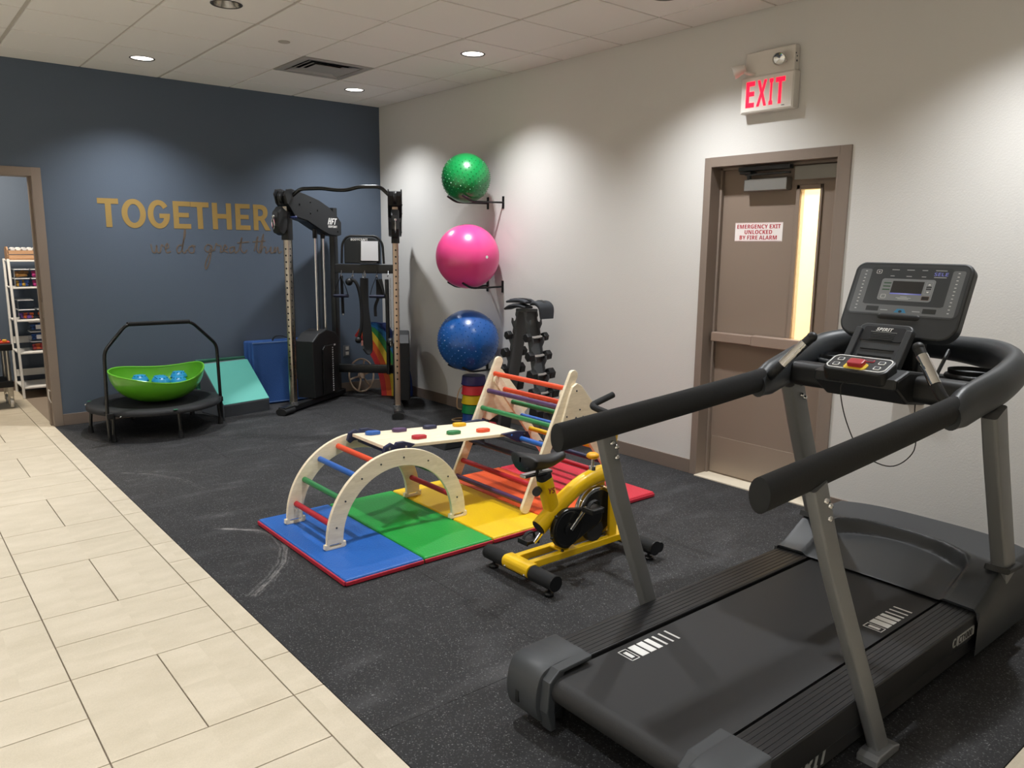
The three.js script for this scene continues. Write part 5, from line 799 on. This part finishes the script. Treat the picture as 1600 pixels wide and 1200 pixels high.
// ------------------------------------------------------------ dumbbell rack and dumbbells
{
  const cx = -.32, cz = 2.78, H0 = 1.06, S = .27; const dk = std(0x505355, .55);
  const t = thing('dumbbell_rack', 'dark grey A-frame dumbbell rack by the grey wall', 'dumbbell rack', [cx, 0, cz]);
  const lev = [.26, .40, .545, .69, .835, .975]; const out = [];
  for (const s of [-1, 1]) {
    const bot = [cz + s * S, .02], top = [cz + s * .03, H0], d = V(0, top[1] - bot[1], top[0] - bot[0]), L = d.length(); d.normalize(); const nrm = V(0, -d.z * 1, d.y).multiplyScalar(s); if (nrm.z * s < 0) nrm.negate();
    const basis = new THREE.Matrix4().makeBasis(d, nrm, d.clone().cross(nrm)).setPosition(cx, bot[1], bot[0]);
    const o = [[0, 0], [.0, .03]]; lev.forEach(h => { const u = h * L / H0; o.push([u - .075, .03], [u - .04, .062], [u - .004, .066], [u - .006, .05], [u - .02, .044], [u - .022, .03], [u - .008, .018], [u + .016, .016], [u + .03, .03]); }); o.push([L - .03, .03], [L, .01], [L, 0]);
    for (const f of [-.058, .052]) { const g = ext(o, f, f + .006); g.applyMatrix4(basis); part('cradle_flange', g, dk, t, 'notched cradle plate'); }
    const w = bb(0, L, -.004, .004, -.056, .056); w.applyMatrix4(basis); part('leg_web', w, dk, t, s > 0 ? 'near leg panel' : 'far leg panel');
    lev.slice(0, 5).forEach((h, k) => { const p = V(h * L / H0 + .002, .037, 0).applyMatrix4(basis); out.push([p, s, k]); });
  }
  part('base_bar', [bb(cx - .14, cx - .09, 0, .035, cz - S - .05, cz + S + .05, .006), bb(cx + .09, cx + .14, 0, .035, cz - S - .05, cz + S + .05, .006)], dk, t); part('base_bar', [bb(cx - .13, cx + .13, .005, .03, cz - S - .03, cz - S + .02, .004), bb(cx - .13, cx + .13, .005, .03, cz + S - .02, cz + S + .03, .004)], dk, t); part('top_plate', bb(cx - .065, cx + .065, H0 - .02, H0 + .004, cz - .06, cz + .06, .006), dk, t);
  const hexHead = (x, r, l) => { const g = new THREE.CylinderGeometry(r, r, l - .012, 6, 1); const a = new THREE.CylinderGeometry(r * .85, r, .006, 6), b = new THREE.CylinderGeometry(r, r * .85, .006, 6); a.translate(0, l / 2 - .003, 0); b.translate(0, -l / 2 + .003, 0); const m = merge([g, a, b]); m.rotateY(.3); m.rotateZ(Math.PI / 2); m.translate(x, 0, 0); return toCreasedNormals(m, .4); };
  const rub = std(0x141517, .6); const names = ['lowest', 'second lowest', 'middle', 'second highest', 'highest'];
  out.forEach(([p, s, k]) => { const r = [.058, .053, .047, .041, .036][k], l = [.07, .064, .056, .05, .045][k], hw = .068; const d = thing('dumbbell', `black hex dumbbell on the ${names[k]} cradle of the ${s > 0 ? 'near' : 'far'} rack leg`, 'dumbbell', [p.x, p.y, p.z], 'hex dumbbells on the rack'); loc('handle', cyl([-hw, 0, 0], [hw, 0, 0], .0135, 14), M.chrome, d, 'chrome handle'); loc('hex_head', hexHead(-hw - l / 2 + .003, r, l), rub, d); loc('hex_head', hexHead(hw + l / 2 - .003, r, l), rub, d); });
  // ankle weights draped over the top
  const bag = (pts, wd, th, lab, m) => { const g = sweep(smooth(pts, 18), rrect(wd, th, th * .48, 4), [1, 0, 0], u => [1 - .12 * Math.pow(Math.abs(u - .5) * 2, 3), .45 + .55 * Math.sin(Math.PI * Math.min(1, Math.max(0, .06 + .88 * u)))]); const b = thing('ankle_weight', lab, 'ankle weight', pts[Math.floor(pts.length / 2)].slice(), 'ankle weights on the rack'); part('pouch', g, m, b); const q = pts[pts.length - 1]; part('hook_strap', sweep(smooth(pts.map(([x, y, z]) => [x, y + th * .5 + .002, z]), 16), rrect(.03, .003, .001), [1, 0, 0]), M.black, b); };
  const fab = std(0x2c3036, .75, { bumpMap: clothTex, bumpScale: .0006 }), fab2 = std(0x23262b, .75, { bumpMap: clothTex, bumpScale: .0006 });
  bag([[cx - .05, 1.055, cz - .17], [cx - .05, 1.08, cz - .1], [cx - .05, 1.088, cz], [cx - .05, 1.08, cz + .08]], .1, .03, 'flat charcoal ankle weight hanging to the left on the rack top', fab2); bag([[cx - .03, 1.112, cz - .16], [cx - .03, 1.124, cz - .08], [cx - .03, 1.126, cz + .03], [cx - .03, 1.117, cz + .075]], .12, .032, 'uppermost charcoal ankle weight on the rack top', fab); bag([[cx + .01, 1.105, cz + .1], [cx + .01, 1.118, cz + .15], [cx + .01, 1.09, cz + .21], [cx + .01, 1.0, cz + .225]], .15, .036, 'charcoal ankle weight draped over the right rack end', fab);
}
// ------------------------------------------------------------ colourful foam blocks, ring and oddments behind the triangle
{
  const cols = [[0x1c4a9c, 'blue'], [0x118a4c, 'green'], [0xe0c010, 'yellow'], [0xd8303a, 'red'], [0x352e68, 'purple']];
  cols.forEach(([c, n], i) => { const b = thing('stacking_cup', `${n} plastic stepping cup in the stack under the blue ball`, 'stepping cup', [-.24, .004 + i * .084, 1.98], 'colourful stepping cups'); const k = 1 + .012 * i; loc('cup_shell', lathe([[.001, .08], [.092 * k, .08], [.097 * k, .076], [.104 * k, .01], [.106 * k, 0], [.1 * k, 0], [.09 * k, .07]], 32), std(c, .45), b); loc('cup_ridge', torus(0, .004, 0, .106 * k, .003, 'y', 36, 6), std(c, .45), b); });
  const rp2 = std(0xb0906a, .8); solo('rope_loop', sweep(smooth([[-.02, .008, -.05], [.05, .008, -.03], [.07, .008, .03], [0, .008, .055], [-.07, .008, .03], [-.07, .008, -.03]], 40, true), circ(.0065, 8)), rp2, 'tan rope loop lying on the floor beside the cups', 'rope loop', null, [-.3, 0, 1.86]);
  solo('rope_loop', sweep(smooth([[0, .33, 0], [-.03, .3, .0], [-.055, .22, 0], [-.05, .14, 0], [-.01, .12, 0]], 30), circ(.005, 8)), rp2, 'tan rope handle hanging down the left of the stepping cups', 'rope handle', null, [-.345, 0, 1.95]);
  const rb = thing('red_cushion', 'flat red cushion on the floor behind the triangle', 'cushion', [-.42, 0, 2.3], null, .3); loc('pad', box(0, .033, 0, .3, .06, .18, .025), std(0xa81c2c, .7), rb); loc('piping', sweep(rp([[-.14, .035, .09], [.14, .035, .09]], .01), circ(.006, 6)), std(0x8a1624, .7), rb);
  const bx = thing('black_step', 'low black plastic step on the floor behind the triangle', 'step', [-.82, 0, 2.5]); loc('step_body', ext([[-.2, 0], [.2, 0], [.16, .1], [-.16, .1]], -.15, .15, 'xy', [], .01), M.blackMatte, bx); loc('step_top', box(0, .103, 0, .3, .008, .27, .003), M.black, bx);
}
renderer.render(scene, camera);
